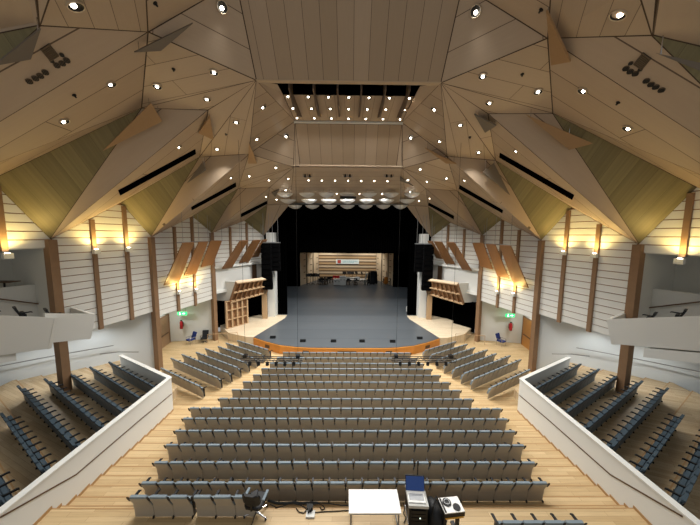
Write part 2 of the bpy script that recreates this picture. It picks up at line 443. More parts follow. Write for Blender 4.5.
drape('masking_curtain', 8.45, 17, 48.9, STZ, zt+.2, 'black backdrop curtain right of the lit shell opening')
drape('masking_curtain', -17, 17, 48.75, zt, 19, 'black backdrop curtain above the lit shell opening')
for sx in (-1,1):
    struct('wall_stage_side', MB().box(sx*17,sx*17.3,31,50,STZ-1,19), M['black'])
    struct('wall_stage_front', MB().box(sx*9.5,sx*17.3,31.5,31.8,STZ-.02,19), M['black'])
struct('ceiling_stage', MB().box(-17.3,17.3,31,50,19,19.3), M['black'])
# shell
YB = 57.0
struct('floor_shell', MB().box(-10,10,50,58,STZ-.2,STZ), M['stage'])
mb = MB()
zs = STZ
k = 0
while zs < zt+2.2:
    mb.box(-6.2,6.2,YB-.08,YB,zs,zs+.4,0 if k % 2 == 0 else 1); mb.box(-6.2,6.2,YB-.02,YB+.1,zs+.4,zs+.66,2); zs += .66; k += 1
struct('wall_shell_back', mb, [M['shellw'],M['shellband'],M['shellgap']])
for sx in (-1,1):
    mb = MB()
    p0, p1 = V((sx*8.9,49.5,0)), V((sx*6.1,YB,0))
    for j in range(3):
        a_ = p0.lerp(p1, j/3+.02); b_ = p0.lerp(p1, (j+1)/3-.04)
        d_ = b_-a_; nrm = V((-sx*abs(d_.y), -abs(d_.x), 0)).normalized()
        mb.obox(a_+V((0,0,STZ)), d_, -nrm*.12, (0,0,8.5), 0)
        for r in range(6): mb.obox(a_.lerp(b_,.55)+nrm*.05+V((0,0,STZ+1.1+r*1.2)), d_*.3, -nrm*.05, (0,0,.12), 1)
    mb.obox(p0+V((sx*.3,0,STZ)), (p1-p0)*1.05, V((sx*.1,0,0)), (0,0,8.5), 1)
    struct('wall_shell_'+('left' if sx < 0 else 'right'), mb, [M['shellw'],M['shellgap']])
struct('ceiling_shell', MB().box(-10,10,50,58,zt+2.6,zt+2.8), M['shellw'])
# banner
q0, q1 = atY(336,259.3,YB-.3), atY(359,264,YB-.3)
t = empty('banner', V(((q0.x+q1.x)/2,YB-.3,q1.z)), 0, 'white banner with red square and pale teal text on the shell wall', 'banner')
w = q1.x-q0.x; h = q0.z-q1.z
MB().box(-w/2,w/2,-.02,.02,0,h).build('sheet', M['banner'], t)
mb = MB().box(-w/2+.32,-w/2+1.05,-.035,-.02,.12,h-.12); mb.build('red_square_logo', M['bred'], t)
mb = MB()
xx = -w/2+1.45; random.seed(3)
while xx < w/2-.4:
    ww = random.choice((.16,.2,.26)); mb.box(xx,xx+ww*.8,-.03,-.02,h*.5,h*.5+.2); xx += ww+.05
xx = -w/2+1.45
while xx < w/2-1.2:
    ww = random.choice((.13,.17,.2)); mb.box(xx,xx+ww*.8,-.03,-.02,h*.24,h*.24+.13); xx += ww+.05
mb.build('lettering', M['teal'], t)
for p_ in (-w/2+.3,w/2-.3): MB().cyl((p_,0,h),(p_,0,h+3),.02,n=5).build('hanging_wire', M['grey'], t)

# backstage clutter in front of the shell
def music_stand(p, rz, label):
    t = empty('music_stand', p, rz, label, 'music stand', 'music stands parked by the shell')
    MB().prism([(-.3,-.02,1.15),(.3,-.02,1.15),(.3,.12,1.5),(-.3,.12,1.5)], (0,.03,0)).build('desk', M['blackm'], t)
    MB().cyl((0,0,.25),(0,.03,1.2),.025,n=6).build('post', M['blackm'], t)
    for a in range(3): MB().cyl((0,0,.3),(.32*math.cos(a*2.1),.32*math.sin(a*2.1),.01),.02,n=5).build('leg', M['blackm'], t)
def orch_chair(p, rz, label, m='dark'):
    t = empty('orchestra_chair', p, rz, label, 'chair', 'black chairs parked by the shell')
    MB().box(-.23,.23,-.22,.22,.43,.5).build('seat', M[m], t)
    MB().box(-.22,.22,-.26,-.2,.6,.95).build('backrest', M[m], t)
    for x in (-.2,.2):
        for y in (-.2,.2): MB().box(x-.02,x+.02,y-.02,y+.02,0,.95 if y < 0 else .43).build('leg', M['blackm'], t)
def flight_case(p, s, label, m='soft'):
    t = empty('flight_case', p, 0, label, 'equipment case')
    x, y, z = s
    MB().box(-x/2,x/2,-y/2,y/2,.14,z).build('body', M[m], t)
    MB().box(-x/2-.02,x/2+.02,-y/2-.02,y/2+.02,z-.22,z-.16).build('lid_seam', M['grey'], t)
    for a in (-.25,.25): MB().box(x*a-.09,x*a+.09,-y/2-.03,-y/2,z*.6,z*.6+.12).build('latch', M['dark'], t)
    for a in (-1,1):
        for b in (-1,1): MB().cyl((a*(x/2-.12)-.03,b*(y/2-.1),.07),(a*(x/2-.12)+.03,b*(y/2-.1),.07),.07,n=8).build('caster', M['dark'], t)
def drum(p, r, h, label, m='dark'):
    t = empty('drum', p, 0, label, 'drum', 'drums parked by the shell')
    MB().lathe((0,0,h-.6),(0,0,1),[(0,.12),(.15,r*.7),(.35,r*.95),(.6,r)],n=14).build('bowl', M[m], t, True)
    MB().cyl((0,0,h),(0,0,h+.02),r*1.02,n=14).build('drumhead', M['white'], t)
    for a in range(3): MB().cyl((.2*math.cos(a*2.1),.2*math.sin(a*2.1),h-.5),(r*math.cos(a*2.1),r*math.sin(a*2.1),.02),.03,n=5).build('leg', M['chrome'], t)
SCL = 1.4
def spt(px, Y): q = atY(px, 287, Y); return V((q.x, Y, STZ))
names = {}
for i, (px, Y, rz) in enumerate(((308,50.4,.2),(310.3,51.2,.5),(312.8,50.4,-.3),(315.2,51.4,0),(317.6,50.5,.3))):
    music_stand(spt(px,Y), rz, 'black music stand at left of the shell floor, %s from the left shell wall' % ORD[i+1])
for i, (px, Y, rz) in enumerate(((321,51.5,.3),(323.5,52.5,1.2),(326,51.3,2.0),(328.5,52.4,.4),(331,53,.1))):
    orch_chair(spt(px,Y), rz, 'black chair near left shell wall, %s counting towards the white cases' % ORD[i+1])
for i, (px, Y) in enumerate(((334,53.5),(336.6,53.4),(339,53.6))):
    orch_chair(spt(px,Y), 3.1, 'red chair behind the pale cases, %s from the left' % ORD[i+1], 'red')
flight_case(spt(337.3,50.2), (1.35,.9,1.2), 'low pale equipment case at mid stage, beside taller case')
flight_case(spt(342.7,49.9), (1.2,.9,1.85), 'taller pale grey equipment case at mid stage')
for i, (px, Y) in enumerate(((346.5,53.2),(350.5,53),(354,53.4),(358,53))):
    drum(spt(px,Y), .42, 1.0, 'drum in the row behind white tables, %s from the left' % ORD[i+1])
for i, (px, Y) in enumerate(((350.5,51),(360,51.2))):
    t = empty('equipment_table', spt(px,Y), 0, 'white folding table on the shell floor, %s pale cases' % ('next to the' if i == 0 else 'farther from the'), 'table', 'white tables by the shell')
    MB().box(-.75,.75,-.35,.35,.72,.76).build('tabletop', M['tabletop'], t)
    for x in (-.65,.65):
        for y in (-.28,.28): MB().cyl((x,y,0),(x,y,.72),.025,n=6).build('leg', M['blackm'], t)
    MB().box(-.6,-.1,-.2,.2,.76,1.05).build('stacked_papers', M['white'], t)
for i, (px, Y) in enumerate(((319.5,50.6),(322.5,50.4),(325.3,50.8),(348,50.6),(355.5,50.3),(367.5,50.5))):
    orch_chair(spt(px,Y), (.3,2.6,1.1,.2,3.0,.6)[i], 'black chair at the front of the backstage clutter, %s from left' % ORD[i+1])
for i, (px, Y) in enumerate(((344.5,54),(349,54.5),(352.5,54.2),(356.5,54.6),(362,54),(366,54.4))):
    music_stand(spt(px,Y), .3*i, 'black music stand against the shell back wall, %s from left' % ORD[i+1])
t = empty('easel', spt(365.3,51.5), .4, 'white board leaning on a stand right of the tables', 'board')
MB().prism([(-.3,0,.1),(-.05,0,.1),(.35,0,1.5),(.1,0,1.5)], (0,.05,0)).build('board', M['white'], t)
MB().cyl((.1,.4,0),(.15,.05,1.3),.03,n=5).build('prop_leg', M['grey'], t)
for i, (px, Y, h) in enumerate(((369.5,52.5,2.0),(372,51.5,2.3),(374.8,52.2,2.2))):
    t = empty('covered_rack', spt(px,Y), .1*i, 'tall black covered rack at right end of the clutter, %s from left' % ORD[i+1], 'rack', 'black covered racks')
    MB().loft([[V((x*sx,y*sx,z)) for x, y in ((-.3,-.3),(.3,-.3),(.3,.3),(-.3,.3))] for z, sx in ((0.12,1.25),(h*.4,1.1),(h*.8,1.0),(h,.8))]).build('cover', M['dark'], t)
    for a in (-.25,.25): MB().cyl((a,-.2,0),(a,-.2,.12),.06,n=8).build('caster', M['blackm'], t)
t = empty('string_instrument', spt(385.8,50.5), .3, 'honey brown string instrument leaning beside the right shell wall', 'instrument')
ring = lambda z, w, d: [V((w*math.cos(2*PI*i/14), d*math.sin(2*PI*i/14), z)) for i in range(14)]
MB().loft([ring(.15,.12,.08),ring(.3,.36,.12),ring(.55,.36,.12),ring(.75,.24,.11),ring(.95,.3,.11),ring(1.12,.22,.09),ring(1.2,.06,.05)]).build('body', M['bass'], t, True)
MB().box(-.03,.03,-.1,-.06,1.1,1.85).build('neck', M['dark'], t)
MB().cyl((0,-.06,1.85),(0,-.02,2.0),.05,.03,n=8).build('scroll', M['bass'], t)
MB().cyl((0,0,0),(0,0,.16),.012,n=5).build('endpin', M['chrome'], t)
for i, px in enumerate((383.6,388.4)):
    orch_chair(spt(px,51), .4+i, 'black chair beside the brown instrument, %s' % ('on its left','nearer the shell wall')[i])
t = empty('cable_drum', atZ(407.5,311.5,STZ), 0, 'small white box standing by the right leg curtain', 'box')
MB().box(-.16,.16,-.12,.12,0,.6).build('body', M['white'], t); MB().box(-.05,.05,-.02,.02,.6,.66).build('handle', M['grey'], t)

for o_ in COL.objects:
    if o_.type == 'EMPTY' and o_.name.split('.')[0] in ('music_stand','orchestra_chair','drum','equipment_table','covered_rack','easel','string_instrument','flight_case'):
        o_.scale = (SCL,)*3 if o_.name.split('.')[0] not in ('covered_rack','flight_case','drum') else (1.0,)*3 if o_.name.startswith('flight') or o_.name.startswith('drum') else (1.15,)*3

# ------------------------------------------------------------------ side walls
ZB = {0:9.45, 1:4.5, 2:4.05, 3:7.1}
def bay_top(i, s):
    a, d, n = bayplane(i); L = (K[i+1]-K[i]).xy.length; sp = (P[i+1]-K[i]).xy.dot(d.xy)
    if s <= sp: return K[i].z+(P[i+1].z-K[i].z)*s/sp
    return P[i+1].z+(K[i+1].z-P[i+1].z)*(s-sp)/(L-sp)
SIDES = ((1,'left'),(-1,'right'))
def both(mb, name, mats, **kw):
    for sx, nm in SIDES: struct(name+'_'+nm, mb if sx == 1 else mb.mirror(), mats, **kw)
for i in range(4):
    a, d, n = bayplane(i); L = (K[i+1]-K[i]).xy.length; sp = (P[i+1]-K[i]).xy.dot(d.xy)
    zb = ZB[i]; mb = MB(); zz = V((0,0,1))
    def pt(s, z, off=0): p = a+d*s+n*off; return V((p.x,p.y,z))
    ap = P[i+1]
    mb.prism([pt(0,zb),pt(L,zb),pt(L,K[i+1].z),pt(sp,ap.z),pt(0,K[i].z)], -n*.3, 1)
    z = zb
    while z < ap.z-.1:
        zt_ = z+.375; s0, s1 = 0, L
        def cut(zq):
            s0 = 0 if zq <= K[i].z else sp*(zq-K[i].z)/(ap.z-K[i].z)
            s1 = L if zq <= K[i+1].z else sp+(L-sp)*(ap.z-zq)/(ap.z-K[i+1].z); return s0, s1
        b0, b1 = cut(z); 
        if zt_ > ap.z: zt_ = ap.z
        t0, t1 = cut(zt_)
        mb.prism([pt(b0,z,0),pt(b1,z,0),pt(t1,zt_,0),pt(t0,zt_,0)], n*.05, 0)
        z += .42
    both(mb, 'wall', [M['slat'],M['gapb']])
# timber columns at the bay joints
for i in (1,2,3):
    a, d, n = bayplane(i); w = .4 if i == 1 else .38
    for sx, nm in SIDES:
        mb = MB(); o0 = V((K[i].x,K[i].y,-.6))-d*(w/2+(.05 if i == 1 else .12))-n*.1
        if i == 1: o0.z = .3
        mb.obox(o0, d*w*.62, n*.42, (0,0,K[i].z-o0.z), 0)
        mb.obox(o0+d*w*.66, d*w*.34, n*.36, (0,0,K[i].z-o0.z), 0)
        mb.obox(o0+d*w*.6, d*w*.1, n*.3, (0,0,K[i].z-o0.z-.05), 1)
        if sx < 0: mb = mb.mirror()
        o = mb.build('timber_column', [M['timber'],M['timber_d']])
        tag(o, 'tall brown timber column %s on the %s side wall' % (('passing the balcony','',''  )[i-1] or ('beside the door with exit sign' if i == 2 else 'nearest the stage'), nm), 'column', 'timber columns along the side walls')
# battens with wall lamps
def wallpt(px, py, i, off=0):
    a, d, n = bayplane(i); return atP(px, py, a+n*off, n)
LAMPS = []
POSTS = {0:((1.5,240,256),), 1:((92,240,251.5),(124.8,240,249.5)), 2:((173.5,238,293),(190.8,230,291)), 3:((229.5,235,None),(246,232,None))}
for i, lst in POSTS.items():
    a, d, n = bayplane(i)
    for k, (px, py, ls) in enumerate(lst):
        p = wallpt(px, py, i); s = (p-a).xy.dot(d.xy); zt_ = bay_top(i, s)-.05
        mb = MB().obox(V((a.x,a.y,ZB[i]-.12))+d*(s-.11)+n*.02, d*.22, n*.16, (0,0,zt_-ZB[i]+.12))
        for sx, nm in SIDES: struct('trim_wall_batten', mb if sx == 1 else mb.mirror(), M['post'])
        if ls:
            zl = wallpt(px+.8, ls, i).z if i != 2 else 10.2-topdrop(0)*0-wallpt(px, ls, i).z*0-(10.2-wallpt(px, ls, i).z)
            base = V((a.x,a.y,zl))+d*s+n*.18
            for sx, nm in SIDES:
                mb = MB().obox(base-d*.16+V((0,0,-.13)), d*.32, n*.2, (0,0,.26)) 
                b0 = base if sx == 1 else MX(base)
                t = empty('wall_lamp', b0, 0, 'small pale wall uplight on the %s wall, %s' % (nm, {0:'above the side balcony',1:('on batten nearer the balcony','on batten nearer the door column')[k],2:('below the nearest tilted panel','below the middle tilted panel')[k]}[i]), 'wall lamp', 'uplights on the side wall battens')
                m2 = mb if sx == 1 else mb.mirror()
                m2.v = [tuple(V(v)-b0) for v in m2.v]; m2.build('housing', M['soft'], t)
                nn = n if sx == 1 else MX(n)
                m3 = MB().cyl(nn*.1+V((0,0,.13)), nn*.1+V((0,0,.15)), .08, n=10); m3.build('lamp_lens', M['lamp'], t)
                LAMPS.append((b0+nn*.32+V((0,0,.5)), nn))
# side pieces of the bay next to the stage: smooth white wall under the slats
a, d, n = bayplane(3); L = (K[4]-K[3]).xy.length
z0 = EYE.z-6.0
mb = MB().obox(V((a.x,a.y,z0+.3)), d*L*.93, -n*.3, (0,0,ZB[3]-z0-.3))
mb.obox(V((a.x,a.y,ZB[3]-.16)), d*L, n*.3, (0,0,.2))
mb.obox(V((a.x,a.y,z0+.25)), d*L*.4, n*.12, (0,0,.28))
both(mb, 'wall_technical', M['white'])
mb = MB().obox(V((a.x,a.y,z0+.5))+d*L*.72+n*.02, d*.6, n*.05, (0,0,ZB[3]-z0-.66)); both(mb, 'trim_door_slot', M['timber_d'])
# recessed lower walls
def wallrun(name, pts, z0, z1, m, th=.2):
    mb = MB()
    for p, q in zip(pts[:-1], pts[1:]):
        p, q = V((p[0],p[1],z0)), V((q[0],q[1],z0)); dd = (q-p); nn = V((dd.y,-dd.x,0)).normalized()
        if nn.x < 0 and abs(nn.x) > .01: nn = -nn
        if abs(nn.x) <= .3 and nn.y > 0: nn = -nn
        mb.obox(p, dd, -nn*th, (0,0,z1-z0))
    both(mb, name, M[m])
k2 = K[2]; k3 = K[3]
wallrun('wall_lower', [(-20.5,3),(-20.2,13.8),(k2.x-.1,k2.y+.1)], -.6, 4.5, 'pale')
wallrun('wall_corner', [(k2.x-.1,k2.y+.3),(-16.6,22.4)], -.6, 4.1, 'white')
wallrun('wall_door', [(-16.6,22.4),(-16.9,24.75)], -.6, 4.1, 'white')
wallrun('wall_alcove', [(-16.9,24.75),(k3.x-.1,k3.y+.15)], -.6, 4.1, 'white')
both(MB().prism([(k2.x,k2.y,4.5),(K[1].x,K[1].y,4.5),(K[1].x-.2,K[1].y-.6,4.5),(-20.4,13.2,4.5),(-20.2,13.8,4.5)], (0,0,.15)), 'ceiling_recess', M['pale'])
both(MB().prism([(k2.x,k2.y,4.05),(k3.x,k3.y,4.05),(-17.1,25.0,4.05),(-16.9,22.2,4.05)], (0,0,.15)), 'ceiling_alcove', M['white'])
# balcony recess behind the near bay
a, d, n = bayplane(0); L = (K[1]-K[0]).xy.length
mb = MB().obox(V((a.x,a.y,4.6))-n*2.8-d*4, d*(L+4.3), -n*.2, (0,0,5.2)); both(mb, 'wall_balcony_back', M['soft'])
both(MB().obox(V((a.x,a.y,9.4))-n*3-d*4, d*(L+4), n*3, (0,0,.12)), 'ceiling_balcony', M['soft'])
both(MB().obox(V((a.x,a.y,4.6))-n*2.9+d*(L-.15), n*2.9, d*.2, (0,0,4.9)), 'wall_balcony_end', M['soft'])
q0 = atP(0,288,a-n*1.2,n); q1 = atP(47,283,a-n*1.2,n); qm = q0+(q0-q1)*1.5
both(MB().prism([V((qm.x,qm.y,4.6)),V((q1.x,q1.y,4.6)),q1,qm], -n*.15), 'wall_balcony_inner', M['soft'])
r0 = atP(4,299.5,a-n*1.1,n); r1 = atP(54,305.8,a-n*1.1,n); r0 = r0+(r0-r1)*.8
for sx, nm in SIDES:
    t = MB().tube([r0,r1], .035, 6); t = t if sx == 1 else t.mirror()
    tag(t.build('handrail', M['timber_d']), 'thin dark handrail on the inner wall of the %s balcony' % nm, 'handrail')
# balcony floor and fronts
def bal(s, off, z):  # along wall bay 0 from K1 backwards
    p = K[1]-d*s+n*off; return V((p.x,p.y,z))
def wp(px, py, Y): return atY(px, py, Y)
BAL = {1: dict(ft=wp(95.5,314,12.8), fb=wp(91,338.5,12.75), wt=wp(70,306,15.0), nt=wp(0,316,9.8), nb=wp(0,355.5,9.75), mt=wp(58,317.5,11.35), mb=wp(51.5,348.2,11.3)),
       -1: dict(ft=wp(606.5,319.3,12.8), fb=wp(611,343.8,12.75), wt=wp(629.5,309.5,15.0), nt=wp(700,316.3,9.8), nb=wp(700,351.3,9.75))}
for B, sg in ((BAL[1],1),(BAL[-1],-1)):
    for key, px, tri_ in (('nb',(0,355.5) if sg == 1 else (700,351.3),('nt','mt','mb') if sg == 1 else ('nt','ft','fb')),):
        p0, p1, p2 = (B[k] for k in tri_); B[key] = atP(px[0],px[1],p0,(p1-p0).cross(p2-p0).normalized())
for sx, side in SIDES:
    B = BAL[sx]; f = (lambda m: m)
    nn = n if sx == 1 else MX(n); dd = d if sx == 1 else MX(d); kk0 = K[0] if sx == 1 else MX(K[0]); kk1 = K[1] if sx == 1 else MX(K[1])
    t = empty('balcony', (B['ft'].x,B['ft'].y,B['fb'].z), 0, 'white side balcony with sloping front on the %s wall' % side, 'balcony'); o_ = V(t.location)
    def part(nm, pts, off, mt='white'):
        MB().prism([p-o_ for p in pts], off).build(nm, M[mt], t)
    ext = lambda a_, b_, k_: a_+(a_-b_)*k_
    if sx == 1:
        t2 = ext(B['nt'],B['mt'],1.8); b2 = ext(B['nb'],B['mb'],1.8)
        part('near_front_panel', [t2,B['mt'],B['mb'],b2], -nn*.14)
        ms = B['mt']-nn*.5; mbs = B['mb']-nn*.35
        ft0 = wp(45,313.5,11.0); fb0 = atP(45,343.5,ft0,(B['ft']-ft0).cross(B['fb']-ft0).normalized())
        part('far_front_panel', [ft0,B['ft'],B['fb'],fb0], -nn*.14)
        part('step_panel', [B['mt'],B['mt']-nn*.7,B['mb']-nn*.7+V((0,0,.1)),B['mb']], -dd*.12)
    else:
        t2 = ext(B['nt'],B['ft'],1.0); b2 = ext(B['nb'],B['fb'],1.0)
        part('front_panel', [t2,B['ft'],B['fb'],b2], -nn*.14)
    wb = V((B['wt'].x,B['wt'].y,B['fb'].z+.1))
    part('end_panel', [B['ft'],B['wt'],wb,B['fb']], -dd*.12)
    q_ = [B['fb'], b2, b2-nn*2.6, B['fb']-nn*1.6]
    sl = (b2.z-B['fb'].z)/(b2.y-B['fb'].y)
    q_ = [V((p.x,p.y,B['fb'].z+.12+sl*(p.y-B['fb'].y))) for p in q_]
    part('floor_slab', q_, V((0,0,.16)), 'soft')
    e0 = wp(20,353,10.3) if sx == 1 else wp(640,350.5,11.4)
    q_ = [V((e0.x,e0.y,0))-nn*.25, V((e0.x,e0.y,0))-dd*6-nn*.25]; z_ = e0.z
    part('under_beam', [V((p.x,p.y,z_-.32+sl*(p.y-e0.y))) for p in q_]+[V((p.x,p.y,z_+.1+sl*(p.y-e0.y))) for p in reversed(q_)], -nn*.5, 'soft')

# ------------------------------------------------------------------ tilted reflector panels
def refl(tl, tr, br, bl, nm, lab):
    for sx, side in SIDES:
        pts = [p if sx == 1 else MX(p) for p in (tl,tr,br,bl)]
        c = sum(pts, V((0,0,0)))/4
        t = empty('reflector_board', c, 0, lab % side, 'acoustic reflector', 'tilted wooden reflectors along the side walls')
        nr = (pts[1]-pts[0]).cross(pts[3]-pts[0]).normalized()
        if nr.x*sx > 0: nr = -nr
        MB().prism([p-c for p in pts], nr*.06).build('board', M['panelw'], t)
        mb = MB(); u = (pts[3]-pts[0])
        for s in (.2,.75):
            p0 = pts[0].lerp(pts[3],s)+nr*.06-c; p1 = pts[1].lerp(pts[2],s)+nr*.06-c; mb.obox(p0, p1-p0, u.normalized()*.06, nr*.06)
        mb.build('rear_batten', M['timber_d'], t)
        for p in (pts[0],pts[1]): 
            MB().cyl(p-c, p-c+V((0,0,2.2 if abs(c.y) < 24 else 1.6)), .015, n=4).build('hanger_wire', M['grey'], t)
RB = [((183,243),(194.5,242.4),(179,282.5),(164,285.5),20.5,1.2,2,'tilted wooden reflector on %s wall, nearest of three by the door'),
      ((199,242),(208.3,241.6),(196.2,273.6),(184,276.3),22.3,1.2,2,'tilted wooden reflector on %s wall, middle of three by the door'),
      ((210.5,241),(222,240.8),(213,264.6),(201,267.2),24.2,1.2,2,'tilted wooden reflector on %s wall, third of three by the door'),
      ((240,241),(248.3,240.5),(232,267.7),(222,269.2),26.6,1.1,3,'tilted wooden reflector on %s wall above the lattice box, nearest'),
      ((253,240.4),(261,240),(249.2,261.7),(239,263.2),28.2,1.1,3,'tilted wooden reflector on %s wall above the lattice box, second'),
      ((262.5,240),(267.5,239.7),(258.5,256.8),(252,257.8),30.0,1.0,3,'tilted wooden reflector on %s wall half hidden by the loudspeakers')]
for tl, tr, br, bl, Yc, off, bi, lab in RB:
    a, d, n = bayplane(bi)
    b1 = atP(bl[0],bl[1],a+n*.35,n); b2 = atP(br[0],br[1],a+n*.35,n)
    # the upper edge stands further into the hall, over the same stretch of wall
    def upper(b, px, py):
        for o in [x*.02 for x in range(20,160)]:
            p = atP(px,py,a+n*o,n)
            if (p-b).dot(d) <= .02: return p
        return p
    t1 = upper(b1,*tl); t2 = upper(b2,*tr)
    refl(t1, t2, b2, b1, '', lab)
for bi, (pa, pb) in ((2,((177,242.5),(223,240.6))),(3,((236,241),(263,239.8)))):
    a, d, n = bayplane(bi)
    q0 = atP(pa[0],pa[1],a+n*1.35,n); q1 = atP(pb[0],pb[1],a+n*1.35,n)
    for sx, side in SIDES:
        mb = MB().tube([q0,q1], .03, 6); mb = mb if sx == 1 else mb.mirror()
        tag(mb.build('hanging_bar', M['grey']), 'thin steel bar carrying %s reflectors on the %s wall' % ('the three nearer' if bi == 2 else 'the farther', side), 'bar')

# ------------------------------------------------------------------ technical box with lattice front, openings by the stage
for sx, side in SIDES:
    f = (lambda m: m) if sx == 1 else (lambda m: m.mirror())
    TL, TRr, BR, BL = atY(235.7,281.8,26.2), atY(269.5,277.5,29.6), atY(266,291.2,29.75), atY(229.3,301.2,26.6)
    t = empty('technical_box', (0,0,0), 0, 'slanted box front of coffered wood lattice beside the stage on the %s' % side, 'technical box')
    u = TRr-TL; w = BL-TL; nr = u.cross(w).normalized()
    if nr.dot(EYE-TL) < 0: nr = -nr
    f(MB().prism([TL,TRr,BR,BL], -nr*.08)).build('back_board', M['lattice'], t)
    mb = MB()
    for k in range(9):
        p = TL.lerp(TRr,k/8.0); q = BL.lerp(BR,k/8.0); ud = u.normalized()*.09
        mb.obox(p-ud*.5, ud, q-p, nr*.22)
    f(mb).build('upright_rib', M['lattice'], t)
    mb = MB()
    for k in (.0,.5,1.0):
        p = TL.lerp(BL,k); q = TRr.lerp(BR,k); mb.obox(p, q-p, w.normalized()*.1, nr*.28)
    f(mb).build('shelf_rib', M['lattice_l'], t)
    f(MB().prism([TL+nr*.25,TRr+nr*.25,TRr-nr*.1,TL-nr*.1], (0,0,.05))).build('top_ledge', M['shellw'], t)
    f(MB().prism([TL,BL,BL+V((-2.6,.6,0)),TL+V((-2.6,.6,0))], (0,.25,0))).build('side_panel', M['white'], t)
    # pilaster and post at the stage edge
    p0 = atY(268,318,30.2); p1 = atY(275.3,318,30.2)
    struct('wall_pilaster_'+side, f(MB().box(p0.x,p1.x,30.2,31.4,STZ-.5,EYE.z+.25)), M['white'])
    p0 = atY(262.3,320,29.5); p1 = atY(267,320,29.5)
    o = f(MB().box(p0.x,p1.x,29.5,29.8,STZ,EYE.z-29.5*rr(291))).build('timber_post', M['lattice_l']); tag(o, 'pale wood post under the lattice box at the %s stage edge' % side, 'post')
    # black opening
    struct('wall_opening_'+side, f(MB().prism([(-10.2,31.2,STZ-.5),(-14.5,27.4,STZ-.5),(-14.5,27.4,EYE.z-5.9),(-10.2,31.2,EYE.z-5.9)], (-.2,.2,0))), M['black'])
    struct('ceiling_opening_'+side, f(MB().prism([(-10.2,31.2,EYE.z-5.9),(-14.5,27.4,EYE.z-5.9),(-13.2,25.5,EYE.z-5.9),(-9.6,29.8,EYE.z-5.2)], (0,0,.1))), M['black'])
# left side: standing wooden grid screen; right side: black curtain
a0 = atY(226.5,334,26.3); b0 = atY(247,330,28.1)
zt_ = EYE.z-27*rr(302)
t = empty('wood_screen', (0,0,0), 0, 'standing wooden grid screen below the left lattice box', 'screen')
u = V((b0.x-a0.x,b0.y-a0.y,0)); nr = V((u.y,-u.x,0)).normalized(); zb = STZ-.05; hh = EYE.z-26.3*rr(302)-zb
MB().obox(V((a0.x,a0.y,zb)), u, -nr*.05, (0,0,hh)).build('back_board', M['lattice'], t)
for k in range(5): MB().obox(V((a0.x,a0.y,zb))+u*(k/4)-u.normalized()*.07, u.normalized()*.16, nr*.22, (0,0,hh)).build('upright', M['lattice_l'], t)
for k in range(4): MB().obox(V((a0.x,a0.y,zb+hh*(k/3)-(.06 if k else 0))), u, nr*.26, (0,0,.07)).build('shelf', M['lattice_l'], t)
c0 = MX(atY(218,334,26.4)); c1 = MX(atY(240,331,28.3))
n_ = 14; mb = MB(); fr = []
for i in range(n_+1):
    p = c0.lerp(c1,i/n_); q = p+V((.5,-.86,0))*(.05 if i % 2 else -.06); fr.append(q)
for i in range(n_): 
    p, q = fr[i], fr[i+1]; mb.obox(V((p.x,p.y,STZ-.4)), V((q.x-p.x,q.y-p.y,0)), (.03,.05,0), (0,0,3.2))
tag(mb.build('side_curtain', M['black']), 'black curtain closing the opening below the right lattice box', 'curtain')
for k, (px, w_) in enumerate(((445,.55),(450,.4))):
    q = atY(px,318,30.6)
    tag(MB().prism([(q.x,30.6,STZ),(q.x+w_,30.4,STZ),(q.x+w_,30.4,STZ+3.0),(q.x,30.6,STZ+3.1)], (.03,.12,0)).build('grey_flat', M['grey']), 'grey scenery flat in the dark opening right of stage, %s from the stage' % ORD[k+1], 'scenery flat', 'grey flats in the right opening')
# line arrays
for sx, side in SIDES:
    for k, (x0p, y0p, y1p, Y, nbox) in enumerate(((266.3,243,290,29.0,9),(275.3,243,271,29.6,6))):
        top = atY(x0p,y0p,Y); bot = atY(x0p,y1p,Y); x = top.x*sx
        t = empty('line_array', V((x,Y,bot.z)), 0, '%s black loudspeaker column hanging at the %s side of the stage' % (('longer','shorter')[k], side), 'loudspeaker', 'hanging loudspeaker columns')
        h = top.z-bot.z; bh = h/nbox
        for j in range(nbox):
            yo = .012*(nbox-1-j)**2*.5
            c = MB().prism([(-.52,yo-.3,j*bh+.02),(.52,yo-.3,j*bh+.02),(.45,yo+.35,j*bh+.04),(-.45,yo+.35,j*bh+.04)], (0,0,bh-.04)).build('cabinet', M['line_black'], t)
        MB().box(-.5,.5,-.3,.3,h,h+.1).build('rigging_frame', M['grey'], t)
        for q in (-.3,.3): MB().cyl((q,0,h+.1),(q,0,h+3.2),.02,n=5).build('hoist_chain', M['grey'], t)
